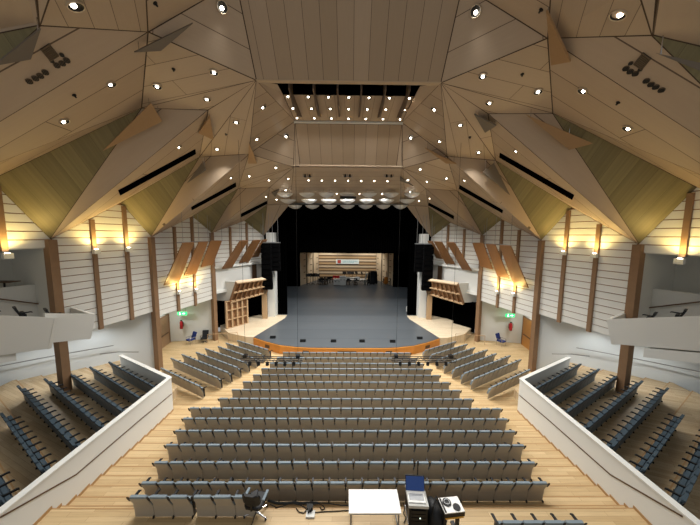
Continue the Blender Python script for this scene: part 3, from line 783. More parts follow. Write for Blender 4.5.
# doors, exit signs, extinguishers, chairs in the alcoves
for sx, side in SIDES:
    f = (lambda m: m) if sx == 1 else (lambda m: m.mirror())
    t = empty('door_1' if sx == 1 else 'door_2', V((0,0,0)), 0); tag(t, kind='structure')
    y0, y1 = 22.55, 24.5; xw = lambda y: -16.6-(y-22.4)*.128+.02
    zf = floorz(23.5)
    mat_ = M['door'] if sx == 1 else M['door_o']
    f(MB().prism([(xw(y0),y0,zf),(xw(y1),y1,zf),(xw(y1),y1,zf+2.7),(xw(y0),y0,zf+2.7)], (.06,0,0))).build('door_leaf', mat_, t)
    f(MB().prism([(xw(y0)+.07,y0+.2,zf+1.05),(xw(y1)+.07,y1-.2,zf+1.05),(xw(y1)+.07,y1-.2,zf+1.13),(xw(y0)+.07,y0+.2,zf+1.13)], (.05,0,0))).build('push_bar', M['timber_d'], t)
    m = MB()
    for (ya, yb, za, zc) in ((y0-.1,y0,0,2.8),(y1,y1+.1,0,2.8),(y0,y1,2.7,2.8)): m.prism([(xw(ya),ya,zf+za),(xw(yb),yb,zf+za),(xw(yb),yb,zf+zc),(xw(ya),ya,zf+zc)], (.08,0,0))
    f(m).build('door_frame', M['timber'], t)
    q = atY(182.3,313.5,24.3); b = q if sx == 1 else MX(q)
    t = empty('exit_sign', b, 0, 'green lit exit sign hanging above the %s side door alcove' % side, 'exit sign')
    MB().box(-.42,.42,-.04,.04,-.16,.16).build('sign_box', M['exit'], t)
    m = MB(); m.cyl((-.2,-.045,.09),(-.2,-.05,.09),.035,n=8)
    m.obox((-.26,-.05,-.02),(.1,0,.0),(0,.008,0),(.02,0,.1)); m.obox((-.28,-.05,-.12),(.05,0,0),(0,.008,0),(.06,0,.1)); m.obox((-.16,-.05,-.12),(.05,0,0),(0,.008,0),(-.03,0,.1))
    m.prism([(.02,-.05,-.03),(.02,-.05,.05),(.16,-.05,.05),(.16,-.05,.1),(.3,-.05,.01),(.16,-.05,-.08),(.16,-.05,-.03)], (0,.008,0))
    m.build('pictogram', M['exitw'], t)
    for xx in (-.3,.3): MB().cyl((xx,0,.16),(xx,0,.62),.012,n=5).build('hanging_rod', M['grey'], t)
    q = atY(181.3,324,24.55); b = q if sx == 1 else MX(q)
    t = empty('fire_extinguisher', b, 0, 'red fire extinguisher on the wall under the %s exit sign' % side, 'fire extinguisher')
    MB().lathe((0,0,-.45),(0,0,1),[(0,.01),(0,.13),(.6,.13),(.7,.08),(.74,.04),(.74,.01)],n=12).build('cylinder', M['red'], t, True)
    MB().box(-.08,.08,-.03,.03,.29,.38).build('valve', M['blackm'], t)
    MB().tube([(0.05,0,.33),(.2,-.02,.2),(.19,-.02,-.2)],.02,6).build('hose', M['blackm'], t)
    MB().box(-.1,.1,.1,.2,-.3,.15).build('wall_bracket', M['blackm'], t)
    for k, (px, Y, rz) in enumerate(((197,24.2,-.5),(209.5,24.6,.2))):
        if sx < 0 and k == 1: continue
        q = atZ(px,339.8-k*1.0,floorz(24)); q = V((q.x,Y,floorz(24))); b = q if sx == 1 else MX(q)
        t = empty('armchair', b, rz*sx+PI, ('blue chair with metal arms by the %s alcove wall' % side) if k == 0 else 'black swivel chair by the left alcove wall beside the column', 'chair')
        fm = M['navy'] if k == 0 else M['dark']
        MB().box(-.28,.28,-.28,.28,.4,.5).build('seat', fm, t)
        MB().prism([(-.27,-.24,.5),(.27,-.24,.5),(.27,-.42,1.05),(-.27,-.42,1.05)], (0,-.07,0)).build('backrest', fm, t)
        for q_ in (-.31,.31):
            MB().tube([(q_,.25,0),(q_,.22,.66),(q_,-.28,.66),(q_,-.3,0)] if k == 0 else [(q_,.1,.5),(q_,.1,.68),(q_,-.2,.68)], .022, 6).build('arm_frame', M['chrome'] if k == 0 else M['blackm'], t)
        if k == 1:
            MB().cyl((0,0,.1),(0,0,.4),.03,n=6).build('gas_lift', M['chrome'], t)
            for j in range(5): MB().cyl((0,0,.12),(.3*math.cos(j*1.257),.3*math.sin(j*1.257),.05),.025,n=5).build('leg', M['blackm'], t)
# handrails by the alcoves and along the lower walls
def rail(pts, label, side_only=None, m='grey', posts=True, zf=None):
    for sx, side in SIDES:
        if side_only and side != side_only: continue
        pp = [p if sx == 1 else MX(p) for p in pts]
        t = empty('handrail', pp[0], 0, label % side, 'handrail'); o = pp[0]
        MB().tube([p-o for p in pp], .028, 6).build('rail', M[m], t)
        for p in (pp if posts else []): MB().cyl(p-o, V((p.x,p.y,(zf if zf is not None else floorz(p.y))))-o, .022, n=6).build('baluster', M[m], t)
zr = 1.0
rail([V((-13.1,24.3,floorz(24)+.9)),V((-12.2,24.5,floorz(24)+.9)),V((-11.3,24.6,floorz(24)+.95)),V((-10.4,24.55,floorz(24)+1.0))], 'thin handrail in front of the %s stage apron', m='lattice_l')

# ------------------------------------------------------------------ raised side boxes
PC = V((-9.9,13.95,0)); 
c_top = atY(169.6,377,13.97); 
def along(Y):  # parapet outer face x at depth Y
    return -9.62+(13.95-Y)*.10
p_end = V((along(3.5),3.5,0))
def ptop(Y): return c_top.z+(13.97-Y)*.0855
FPt = atZ(122,354.4,c_top.z)
nb = V((.495,.869,0)); eb = V((-.869,.495,0))
for sx, side in SIDES:
    f = (lambda m: m) if sx == 1 else (lambda m: m.mirror())
    a_ = V((along(13.97),13.97,0)); b_ = V((along(3.5),3.5,0)); dv = (b_-a_)
    inn = V((-1,0,0))
    t = empty('box_parapet', V((0,0,0)), 0, 'long pale parapet wall with white cap along the %s raised side box' % side, 'parapet')
    f(MB().prism([V((a_.x,a_.y,-.5)),V((b_.x,b_.y,-.5)),V((b_.x,b_.y,ptop(3.5)-.05)),V((a_.x,a_.y,c_top.z-.05))], inn*.14)).build('wall_panel', M['white'], t)
    fp = V((FPt.x,FPt.y,0))
    f(MB().prism([V((a_.x,a_.y,-.5)),V((fp.x,fp.y,-.5)),V((fp.x,fp.y,FPt.z-.05)),V((a_.x,a_.y,c_top.z-.05))], -nb*.12)).build('front_panel', M['white'], t)
    m = MB().prism([V((a_.x+.03,a_.y,c_top.z-.05)),V((b_.x+.03,b_.y,ptop(3.5)-.05)),V((b_.x-.19,b_.y,ptop(3.5)-.05)),V((a_.x-.19,a_.y,c_top.z-.05))], (0,0,.05))
    m.prism([V((a_.x+.03,a_.y+.02,c_top.z-.05)),V((fp.x,fp.y+.02,FPt.z-.05)),V((fp.x,fp.y,FPt.z-.05))-nb*.18,V((a_.x+.03,a_.y,c_top.z-.05))-nb*.18], (0,0,.05))
    f(m).build('cap', M['white'], t)
    # shadow joint half way down the wall, following the measured line
    pl0, pln = a_, V((-dv.y,dv.x,0)).normalized()
    if pln.x < 0: pln = -pln
    pts = [atP(x,y,pl0,pln) for x,y in ((171.4,394),(141,419),(110,445.5),(76,474.6),(0,517.5))]
    m = MB()
    for q0, q1 in zip(pts[:-1],pts[1:]): m.obox(q0+V((.004,0,-.02)), q1-q0, (.012,0,0), (0,0,.045))
    f(m).build('joint_strip', M['timber_d'], t)
    m = MB()
    for (y0n, zn), (y1n, _) in zip(NOS, NOS[1:]+[(3.6,0)]):
        if y0n > 13.95 and y1n > 13.95: continue
        ya = min(y0n,13.95); yb = max(y1n,3.6); z_ = floorz(yb+.02) if False else zn
        m.obox(V((along(ya)+.005,ya,z_+.0)), V((along(yb)-along(ya),yb-ya,0)), (.02,0,0), (0,0,.09))
    f(m).build('skirting', M['nosing'], t)
    # stepped floor of the box
    m = MB(); rows = 8
    BOXZ = []
    for j in range(rows+1):
        zt_ = EYE.z-8.86+.1*j if j else EYE.z-8.86
        o_ = V((-10.0,13.4,0))+V((.09,-1.1,0))*j
        zt_ = EYE.z-8.86+.095*j
        BOXZ.append(zt_)
        p0 = o_+nb*(.9 if j == 0 else .35)+eb*(-.25); q0 = o_-nb*.62+eb*(-.9)
        L1 = 13+.2*j
        pA = p0; pB = q0
        # strip between two lines parallel to the rows, clipped to the parapet
        e0 = o_+nb*(1.2 if j == 0 else .36); e1 = o_-nb*.63
        def clip(p):   # start on the parapet's inner face
            k_ = (along(p.y)-.14-p.x)/(eb.x-(-.10)*eb.y); return p+eb*k_
        A_, B_2 = clip(e0), clip(e1)
        m.prism([V((A_.x,A_.y,zt_)),V((A_.x,A_.y,zt_))+eb*(11.5),V((B_2.x,B_2.y,zt_))+eb*(11.5),V((B_2.x,B_2.y,zt_))], (0,0,-.5), 0)
        N_ = clip(B_2+nb*.95); m.obox(V((N_.x,N_.y,zt_))+eb*.06, eb*11.4, nb*.04, (0,0,.006), 1)
    # drop what would poke through the lower wall
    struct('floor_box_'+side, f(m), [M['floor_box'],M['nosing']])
rail([atY(138.5,352,17.5),atY(118,352,16.3),atY(100,354,15.3)], 'steel handrail on the landing beside the %s raised box', posts=False)
rail([V((-15.9,17.6,EYE.z-7.6)),V((-17.6,15.9,EYE.z-7.45)),V((-19.8,13.5,EYE.z-7.3))], 'long steel handrail along the lower %s wall', posts=False)

# ------------------------------------------------------------------ seats
def prof(z):   # S-curved rear of the backrest
    pts = [(.06,0),(.25,-.01),(.42,-.04),(.55,-.085),(.70,-.155),(.82,-.195),(.9,-.20)]
    for (z0,y0),(z1,y1) in zip(pts[:-1],pts[1:]):
        if z <= z1: return y0+(y1-y0)*(z-z0)/(z1-z0)
    return pts[-1][1]
def hw(z):     # half width
    if z < .44: return .276
    if z < .5: return .276-(z-.44)/.06*.03
    if z > .80: return .246-(z-.80)*.3
    return .246
def sheet(zs, th, y_off=0, dw=0):
    rings = []
    for z in zs:
        w = hw(z)-dw; y = prof(z)+y_off
        rings.append([V((-w,y+.012,z)),V((-w+.03,y,z)),V((w-.03,y,z)),V((w,y+.012,z)),V((w,y+th,z)),V((-w,y+th,z))])
    return MB().loft(rings)
def capped():
    m = sheet((.44,.55,.68,.83), .05, .026, .004); k_ = sheet((.825,.84,.86,.878,.885), .08, -.006)
    b = len(m.v); m.v += k_.v; m.f += [tuple(b+i for i in f) for f in k_.f]; m.m += k_.m; return m
seat_parts = {
 'back_shell': (sheet((.03,.25,.42,.5,.6,.72,.825), .03), 'shell'),
 'back_cushion': (capped(), 'fabric'),
 'seat_cushion': (MB().loft([[V((x*s,y0+yo,z)) for x, yo in ((-.235,0),(.235,0),(.235,.1),(-.235,.1))] for z, y0, s in ((.30,.06,.95),(.36,.03,1),(.58,-.02,1),(.64,-.03,.93))]), 'fabric'),
 'armrest': (MB().loft([[V((.275+x,y,z+dz)) for x, dz in ((-.031,0),(.031,0),(.031,.045),(-.031,.045))] for y, z in ((-.20,.845),(-.165,.76),(-.115,.66),(.0,.62),(.22,.625),(.26,.60))]).prism([(.262,.04,.08),(.262,.12,.08),(.262,.1,.6),(.262,-.0,.6)], (.026,0,0)), 'arm'),  # arm's upright rear end added to fill the gap between backs with black
 'foot': (MB().box(.255,.285,-.04,.22,0,.07), 'blackm'),
}
def seat_proto(name, shellm, fabm):
    r = empty(name, (0,0,-60))
    for pn, (mb, mt) in seat_parts.items():
        mt = shellm if mt == 'shell' else fabm if mt == 'fabric' else mt
        mb.build(pn, M[mt], r)
    return r
SEATS = []   # (pos, rz, style, label, group)
rowname = lambda i: ('front centre row at the stage' if i == 0 else '%s centre row from the stage' % ORD[i+1])
PXL = [282,275.6,268.6,260.2,251.5,241.2,230,217.3,187.4,180.6,172.3,162.6,150.6,137]
for i, (Y, z) in enumerate(ROWS):
    pl = atY(PXL[i], ROWPY[i], Y-.02); half = abs(pl.x)
    n_ = round(2*half/.556); w = 2*half/n_ 
    for k in range(n_):
        x = -half+w*(k+.5)
        e_ = k+1 if k < n_/2 else n_-k
        lab = 'grey-backed tip-up seat, %s from %s end, %s' % (ORD[e_], 'left' if k < n_/2 else 'right', rowname(i))
        SEATS.append((V((x,Y+.26,z)), 0, 0, lab, 'seats of the centre block', w, k == 0))
# side blocks
PA = V((-8.45,16.2,0)); PB = V((-13.15,18.9,0))
SB = [(-1,8),(0,10),(1,10),(2,9),(3,9),(4,8),(5,8),(6,7)]
for sx, side in SIDES:
    for j, n_ in SB:
        r0 = V((-8.2,16.15,0))+V((.29,.82,0))*j
        if j == -1: r0 = V((-8.72,15.03,0))
        if j == 7: r0 = V((-6.15,21.85,0))
        for k in range(n_):
            p = r0+eb*(.28+.556*k)+nb*.2; z = floorz(min(r0.y+.3,20.7)); 
            pos = V((p.x*sx,p.y,z)); rz = math.atan2(-nb.x*sx, nb.y)
            lab = 'grey-backed seat in %s side block, %s from the aisle in %s row from its rear' % (side, ORD[k+1], ORD[j+2])
            SEATS.append((pos, rz, 0, lab, 'seats of the side blocks', .556, k == 0))
# boxes
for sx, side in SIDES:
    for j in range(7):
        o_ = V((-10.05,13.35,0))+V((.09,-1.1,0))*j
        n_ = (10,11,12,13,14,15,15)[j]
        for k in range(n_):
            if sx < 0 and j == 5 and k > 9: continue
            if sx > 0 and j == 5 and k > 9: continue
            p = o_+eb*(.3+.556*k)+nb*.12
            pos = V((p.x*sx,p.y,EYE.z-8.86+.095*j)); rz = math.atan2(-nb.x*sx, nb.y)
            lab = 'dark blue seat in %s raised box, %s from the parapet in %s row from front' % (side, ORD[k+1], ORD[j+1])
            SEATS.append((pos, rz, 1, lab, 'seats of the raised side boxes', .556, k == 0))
# loose seats on the rear aisle
q = atY(124,493,6.85)
for k in range(6):
    x = q.x+.30+k*.575+(.1 if k > 2 else 0)
    SEATS.append((V((x,7.12,BACKZ)), 0, 0, 'grey-backed seat on the rear aisle left, %s of the %s chairs from left' % (ORD[k+1], 'six'), 'loose seats on the rear aisle', .57, k in (0,3)))
q = atY(497,518.5,6.35)
for k in range(4):
    SEATS.append((V((q.x+.33+k*.56,6.42,BACKZ)), 0, 0, 'blue-topped seat at the bottom edge beside right parapet, %s of four from left' % ORD[k+1], 'loose seats at the bottom right', .56, k == 0))
def project(p):
    v = p-EYE; z = v.dot(Fv); 
    return (350+FPX*v.dot(Rv)/z, 262.5-FPX*v.dot(Uv)/z, z) if z > .1 else (9999,9999,z)
vis = []
for s in SEATS:
    x, y, z = project(s[0]+V((0,0,.6)))
    if -8 < x < 708 and -5 < y < 533: vis.append((z, s))
vis.sort(key=lambda t: t[0])
IND, REST = vis[:300], vis[300:]
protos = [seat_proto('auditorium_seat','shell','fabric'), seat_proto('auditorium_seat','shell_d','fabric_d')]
KIDS = {p.name: list(p.children) for p in protos}
used = [False, False]
for z, (pos, rz, st, lab, grp, w, endseat) in IND:
    if not used[st]: o = protos[st]; used[st] = True; kids = KIDS[o.name]
    else:
        o = protos[st].copy(); COL.objects.link(o); kids = []
        for ch in KIDS[protos[st].name]:
            c = ch.copy(); c.parent = o; COL.objects.link(c); kids.append(c)
    o.location = pos; o.rotation_euler = (0,0,rz); o.scale = (w/.556,1,1)
    tag(o, lab, 'seat', grp)
    if endseat:
        arm = [c for c in kids if c.name.startswith('armrest')][0]
        c = arm.copy(); COL.objects.link(c); c.parent = o; c.location.x = -.55
mb = MB(); order = ['shell','fabric','arm','blackm','shell_d','fabric_d']
for z, (pos, rz, st, lab, grp, w, endseat) in REST:
    ca, sa = math.cos(rz), math.sin(rz)
    for pn, (pm, mt) in seat_parts.items():
        if pn == 'foot': continue
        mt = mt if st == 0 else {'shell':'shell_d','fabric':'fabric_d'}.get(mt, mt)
        vs = [(pos.x+(x*ca-y*sa), pos.y+(x*sa+y*ca), pos.z+z_) for x, y, z_ in pm.v]
        b = len(mb.v); mb.v += vs; mi = order.index(mt)
        for f_ in pm.f: mb.f.append(tuple(b+i for i in f_)); mb.m.append(mi)
tag(mb.build('auditorium_seat_rows', [M[k] for k in order]), 'grey seat rows farther off, towards the stage and in the side blocks', 'seats', kind='stuff')
# seats on the balconies
for sx, side in SIDES:
    B = BAL[sx]; a, d, n = bayplane(0); nn = n if sx == 1 else MX(n)
    for k, tt in enumerate((.42,.72,1.0)):
        p = B['ft'].lerp(B['nt'], tt); b = p-nn*.62; b.z = p.z-(.62,.55,.5)[k]
        t = empty('balcony_chair', b, math.atan2(-.55*sx,.83), 'dark seat back showing above the %s balcony front, %s from the column' % (side, ORD[k+1]), 'seat', 'seats on the side balconies')
        for pn, mt in (('back_shell','dark'),('back_cushion','dark'),('seat_cushion','dark'),('armrest','arm')):
            seat_parts[pn][0].build(pn, M[mt], t)
        MB().box(-.2,.2,-.1,.1,-.6,.1).build('pedestal', M['blackm'], t)
a, d, n = bayplane(0); q = atP(4,281.5,a-n*1.9,n)
t = empty('side_table', V((q.x,q.y,q.z-.75)), 0, 'small dark table on the left balcony recess', 'table')
MB().box(-.55,.55,-.25,.25,.72,.76).build('tabletop', M['timber_d'], t)
MB().cyl((0,0,-1),(0,0,.72),.04,n=6).build('leg', M['blackm'], t)

# ------------------------------------------------------------------ ceiling fittings
def spot(p, direction, power, size=110, blend=.8, col=(1,.975,.94), rad=.12, parent=None):
    l = bpy.data.lights.new('lamp_light','SPOT'); l.energy = power; l.spot_size = math.radians(size); l.spot_blend = blend
    l.color = col; l.shadow_soft_size = rad
    o = bpy.data.objects.new('lamp_light', l); COL.objects.link(o)
    q = V(direction).to_track_quat('-Z','Y')
    if parent: o.parent = parent; o.location = p; o.rotation_mode = 'QUATERNION'; o.rotation_quaternion = parent.rotation_euler.to_quaternion().inverted() @ q
    else: o.location = p; o.rotation_mode = 'QUATERNION'; o.rotation_quaternion = q
    return o
DL_M = {'trim_ring': (MB().lathe((0,0,0),(0,0,1),[(0,.2),(.05,.2),(.06,.17),(.0,.165)],n=18), 'rim'),
        'reflector': (MB().lathe((0,0,0),(0,0,1),[(.045,.166),(.012,.13),(.008,.0)],n=18), 'dish'),
        'lamp': (MB().lathe((0.0,-.035,0),(0,0,1),[(.0,.066),(.03,.062),(.055,.04),(.06,0)],n=12), 'lamp')}
DL = {}
def downlight(p, n, label, group, power, scale=1.0, size=115):
    o = empty('downlight', p, 0, label, 'ceiling light', group)
    q = V(n).to_track_quat('Z','Y'); o.rotation_euler = q.to_euler()
    o.scale = (scale,)*3
    for k, (mb, mt) in DL_M.items():
        if k not in DL: DL[k] = mb.mesh(k, M[mt], True)
        c = bpy.data.objects.new(k, DL[k]); COL.objects.link(c); c.parent = o
    dirv = (V((0,0,-1))*.8+V(n)*.2).normalized()
    spot((0,0,.12), dirv, power, size, parent=o)
    return o
PW = 330
dls = [('CBV',(75,5),1.15,'in the planked panel above the ceiling speakers'),('ABT',(222,7),1.1,'in the panel beside the top centre panel'),
 ('low1',(111,84),1.0,'on the near big fold, higher one'),('low1',(64,121),1.0,'on the near big fold, lower one'),
 ('ABD',(157,86),1.0,'in the broad facet, outer one'),('ABD',(214,72),1.0,'in the broad facet, inner one'),
 ('ADE',(207,99),.95,'in the narrow facet above the second fold'),('low2',(179,147),.9,'above the black slot of the second fold'),
 ('ADI',(236,122),1.0,'at the hanging cable of the upright planked facet'),('ADI',(217,149),1.0,'at the low corner of the upright planked facet'),
 ('AIG',(263,107),1.05,'in the facet beside the bridge, upper one'),('AIG',(257,139),1.0,'in the facet beside the bridge, lower one'),
 ('GIH',(286,136),1.05,'beside the second centre panel'),('IDEH2',(276,167.5),1.0,'beside the canopy, upper one'),
 ('IDEH1',(249,176),1.0,'at the third fold, left of the hanging triangle'),('IDEH2',(269,180),1.0,'above the hanging dark triangle'),
 ('low3',(231,177.5),.95,'above the black slot of the third fold'),('EQH',(288,178.5),1.0,'at the canopy edge, higher one'),
 ('low4',(266,196.5),.9,'above the black slot of the fourth fold'),('EQH',(285.5,190),1.0,'at the canopy edge, lower one'),('EDQ',(276.5,199.3),1.0,'above the pale proscenium wing')]
for f_, px, sc_, lab in dls:
    c, n, _ = FAC[f_]; p = atP(px[0],px[1],c,n)
    for sx, side in SIDES:
        downlight(p if sx == 1 else MX(p), n if sx == 1 else MX(n), 'round recessed downlight on %s ceiling %s' % (side, lab), 'downlights in the folded ceiling', PW*(.3 if f_.startswith('low') else .5 if f_ == 'CBV' else 1.15), sc_*.95)
c, n, _ = FAC['soffit']
for r, (py, sp_) in enumerate(((97,19.4),(108.7,18.1),(118.3,17.0))):
    for k in range(7):
        p = atP(348.5+0*k,py,c,n); p = V(((k-3)*1.125,p.y,p.z))
        downlight(p, n, 'bright downlight under the lighting bridge, %s from left in %s row' % (ORD[k+1], ('rear','middle','front')[r]), 'downlights under the lighting bridge', PW*.55, .8)
c, n, _ = FAC['soffit2']
for r, py in enumerate((180.5,193.5)):
    for k in range(7):
        p = atP(348.5,py,c,n); p = V(((k-3)*(1.1),p.y,p.z))
        downlight(p, n, 'small downlight above the clear canopy shells, %s from left in %s row' % (ORD[k+1], ('upper','lower')[r]), 'downlights above the canopy', PW*(.7 if r == 0 else 3.0), .85, 115 if r == 0 else 150)
# sprinkler heads
for f_, px in (('low1',(74,95)),('BTV',(155,3)),('ABD',(173.5,69)),('ADI',(226,134))):
    c, n, _ = FAC[f_]; p = atP(px[0],px[1],c,n)
    for sx, side in SIDES:
        pp, nn = (p, n) if sx == 1 else (MX(p), MX(n))
        t = MB().lathe((0,0,0), nn, [(0,.07),(.02,.07),(.03,.035),(.1,.03),(.1,0)], n=10).build('sprinkler_head', M['blackm'], loc=pp)
        tag(t, 'tiny dark sprinkler head on the %s ceiling, %s' % (side, {'low1':'near big fold','BTV':'top panel','ABD':'broad facet','ADI':'upright planked facet'}[f_]), 'sprinkler')
# ceiling speakers
c, n, _ = FAC['strip1']
for sx, side in SIDES:
    for k, (px, py, r) in enumerate(((61.5,54.5,.06),(51.5,60.5,.06),(56.5,65,.088),(62,63,.088),(66.5,60,.088),(29,81,.088),(35,78,.088),(40,75.5,.088),(45,72,.088))):
        p = atP(px,py,c,n); pp, nn = (p, n) if sx == 1 else (MX(p), MX(n))
        t = empty('ceiling_speaker', pp, 0, 'round dark ceiling speaker, %s' % ('%s of the four in the lower row on %s fold' % (ORD[k-4], side) if k > 4 else '%s of the three by the square grille on %s fold' % (ORD[k-1], side) if k > 1 else '%s small one by the square grille on %s fold' % (('upper','lower')[k], side)), 'ceiling speaker', 'round speakers in the ceiling fold')
        MB().cyl((0,0,0), nn*.03, r, n=16).build('grille', M['grill'], t)
        u = nn.orthogonal().normalized(); w = nn.cross(u); m = MB()
        for q_ in (-.6,-.2,.2,.6):
            hl = math.sqrt(1-q_*q_)*r*.95; m.obox(u*(q_*r-.012)-w*hl+nn*.03, u*.024, w*2*hl, nn*.012)
        m.build('bar', M['blackm'], t)
    t = empty('ceiling_grille', (0,0,0), 0, 'square dark slatted grille on the %s ceiling fold among round speakers' % side, 'grille')
    cs = [atP(x,y,c,n) for x,y in ((40,49),(49,43),(59,55.5),(50,61))]
    if sx < 0: cs = [MX(p) for p in cs]
    nn = n if sx == 1 else MX(n)
    MB().prism(cs, nn*.02).build('back_plate', M['blackm'], t)
    m = MB()
    for k in range(8):
        p0 = cs[0].lerp(cs[3],k/8+.015)+nn*.02; p1 = cs[1].lerp(cs[2],k/8+.015)+nn*.02; m.obox(p0, p1-p0, (cs[3]-cs[0])*.06, nn*.04)
    m.build('louver', M['grill'], t)
# black lighting slots in the folds
for k, (f_, qs) in enumerate((('low2',((195,149),(195.6,153.6),(120,195),(118,190.3))),('low3',((235.6,182.4),(236,186.4),(191.6,210),(191,207))),('low4',((266.8,200.8),(267,203.6),(241,217),(240.8,213.8))))):
    c, n, _ = FAC[f_]
    for sx, side in SIDES:
        cs = [atP(x,y,c,n)+n*.005 for x, y in qs]; nn = n
        if sx < 0: cs = [MX(p) for p in cs]; nn = MX(n)
        o = MB().prism(cs, nn*.03).build('lighting_slot', M['black'])
        tag(o, 'long black lighting slot along the %s fold on the %s ceiling' % (ORD[k+2], side), 'lighting slot')
# hung triangular acoustic panels
from mathutils.bvhtree import BVHTree
_v = []; _f = []
for o_ in COL.objects:
    if o_.name.startswith('ceiling') and o_.type == 'MESH' and o_.get('kind') == 'structure':
        b_ = len(_v); _v += [tuple(v.co) for v in o_.data.vertices]; _f += [tuple(b_+i for i in p.vertices) for p in o_.data.polygons]
CEIL = BVHTree.FromPolygons(_v, _f)
def under(px, py, gap):
    h = CEIL.ray_cast(EYE, ray(px, py))
    return EYE+ray(px, py)*(h[3]-gap)
def tri(pts, Ys, m, label, gaps=(.45,.45,.45)):
    ps = [under(x,y,g_) for (x,y), g_ in zip(pts, gaps)]; c = sum(ps, V((0,0,0)))/len(ps)
    t = empty('acoustic_panel', c, 0, label, 'acoustic panel', 'triangular acoustic panels under the ceiling')
    nr = (ps[1]-ps[0]).cross(ps[2]-ps[0]).normalized()
    if nr.dot(EYE-c) > 0: nr = -nr
    MB().prism([p-c for p in ps], nr*.06).build('board', M[m], t)
    for p in ps[:2]: MB().cyl(p*.85+c*.15-c, p*.85+c*.15-c+V((0,0,.9)), .015, n=5).build('suspension_rod', M['chrome'], t)
tri(((134.5,52.5),(161,51),(193,23.5)), (10.2,10.5,10.3), 'greytri', 'dark grey triangular panel hanging beside the left hub of the broad facet')
tri(((151,103),(162,121.5),(103,151)), (13.6,14.0,14.2), 'woodtri', 'wooden triangular panel hanging over the left greenish recess')
tri(((210,116),(199,133.5),(213.5,140)), (15.2,15.6,15.8), 'woodtri', 'brown triangular panel hanging at the left edge of the upright facet')
tri(((249,143),(248,163.6),(257,163.6)), (18.0,18.2,18.2), 'woodtri', 'small brown triangular panel pointing up above the third left fold')
tri(((203,161),(206,170),(187,183)), (19.2,19.4,19.6), 'greytri', 'small dark grey triangular panel at the second left recess')
tri(((271.5,193),(279.5,189.5),(275.3,197)), (26.0,26.0,26.3), 'greytri', 'tiny dark triangular panel beside the left end of the canopy')
tri(((41,29),(31,59.5),(-6,66)), (7.9,8.3,8.3), 'greytri', 'grey triangular panel in the near left corner of the ceiling')
tri(((546,11),(551,65.5),(570,62)), (10.2,10.5,10.3), 'woodtri', 'light brown triangular panel hanging by the right hub')
tri(((525,114),(569,150),(593,143.5)), (13.6,14.0,14.2), 'woodtri', 'wooden triangular panel hanging over the right greenish recess')
tri(((474,114.5),(496,126),(485,133)), (15.2,15.6,15.8), 'greytri', 'grey triangular panel with bright rod at the right upright facet')
tri(((425,148.5),(456,164),(446,163.5)), (18.0,18.2,18.2), 'woodtri', 'thin brown triangular panel above the third right fold')
tri(((494,163),(483,172),(510,195)), (19.2,19.4,19.6), 'greytri', 'dark grey triangular panel at the second right recess')
tri(((400,177),(400,181),(413,186)), (25.0,25.0,25.3), 'greytri', 'narrow dark panel beside the right end of the canopy')
tri(((656,53),(706,64),(706,73)), (8.4,8.2,8.3), 'greytri', 'slim dark panel in the near right corner of the ceiling')
# canopy shells
def canopy(px, py, Y, w, row, k):
    p = atY(px,py,Y); t = empty('canopy_shell', p, 0, 'white curved canopy shell over the stage front, %s from left in %s row' % (ORD[k+1], row), 'canopy shell', 'curved canopy shells')
    rings = []
    def cap(zoff):
        R_ = []
        for (r, h) in ((.0,-.30),(.4,-.24),(.7,-.13),(.9,-.02),(1.0,.06)):
            R_.append([V((r*w*math.cos(2*PI*i/18), r*.55*math.sin(2*PI*i/18), h+zoff)) for i in range(18)])
        return R_
    up = cap(.0); lo = cap(.04)
    MB().loft(up+list(reversed(lo)), closed=False).build('dish', M['acr'], t, True)
    m = MB()
    for x in (-.5,.5): m.cyl((x*w,0,-.02),(x*w*.7,0,.5),.012,n=5)
    m.build('hanger', M['chrome'], t)
for k, px in enumerate((285,307,326.5,347.5,369,391,412)): canopy(px,194.5,25.0,.72,'rear',k)
for k, px in enumerate((288,309,329,347.5,367,386.5,407)): canopy(px,200.8,27.2,.78,'middle',k)
for k, px in enumerate((295,312.3,329.8,347.5,365.6,383.3,400.4)): canopy(px,206.3,29.0,.76,'front',k)
q = atY(340,198.6,24.6); q2 = atY(356,196.4,24.6)
tag(MB().box(q.x,q2.x,24.5,24.7,q.z,q2.z).build('lighting_bar', M['blackm']), 'black lighting bar in the middle of the canopy shells', 'lighting bar')
q = atY(287,203.4,29.5); q2 = atY(409,203.4,29.5)
tag(MB().cyl((q.x,29.5,q.z),(-q.x,29.5,q.z),.07,n=8).build('proscenium_pipe', M['grey']), 'long grey pipe along the top of the stage opening', 'pipe')
for k, px in enumerate((307.5,347.5,389)):
    p = atY(px,174.5,21.5); t = empty('lamp_rack', p, 0, 'small grey lamp frame below the second centre panel, %s from left' % ORD[k+1], 'lamp frame', 'lamp frames below the second panel')
    m = MB()
    for z in (-.15,.15): m.cyl((-.35,0,z),(.35,0,z),.025,n=6)
    for x in (-.35,0,.35): m.cyl((x,0,-.15),(x,0,.15),.025,n=6)
    m.build('frame', M['grey'], t)
    m = MB()
    for x in (-.18,.18): m.cyl((x,0,.0),(x,-.05,-.2),.06,.09,n=8)
    m.build('lamp_head', M['blackm'], t); MB().cyl((0,0,.15),(0,0,.7),.015,n=5).build('drop_rod', M['grey'], t)

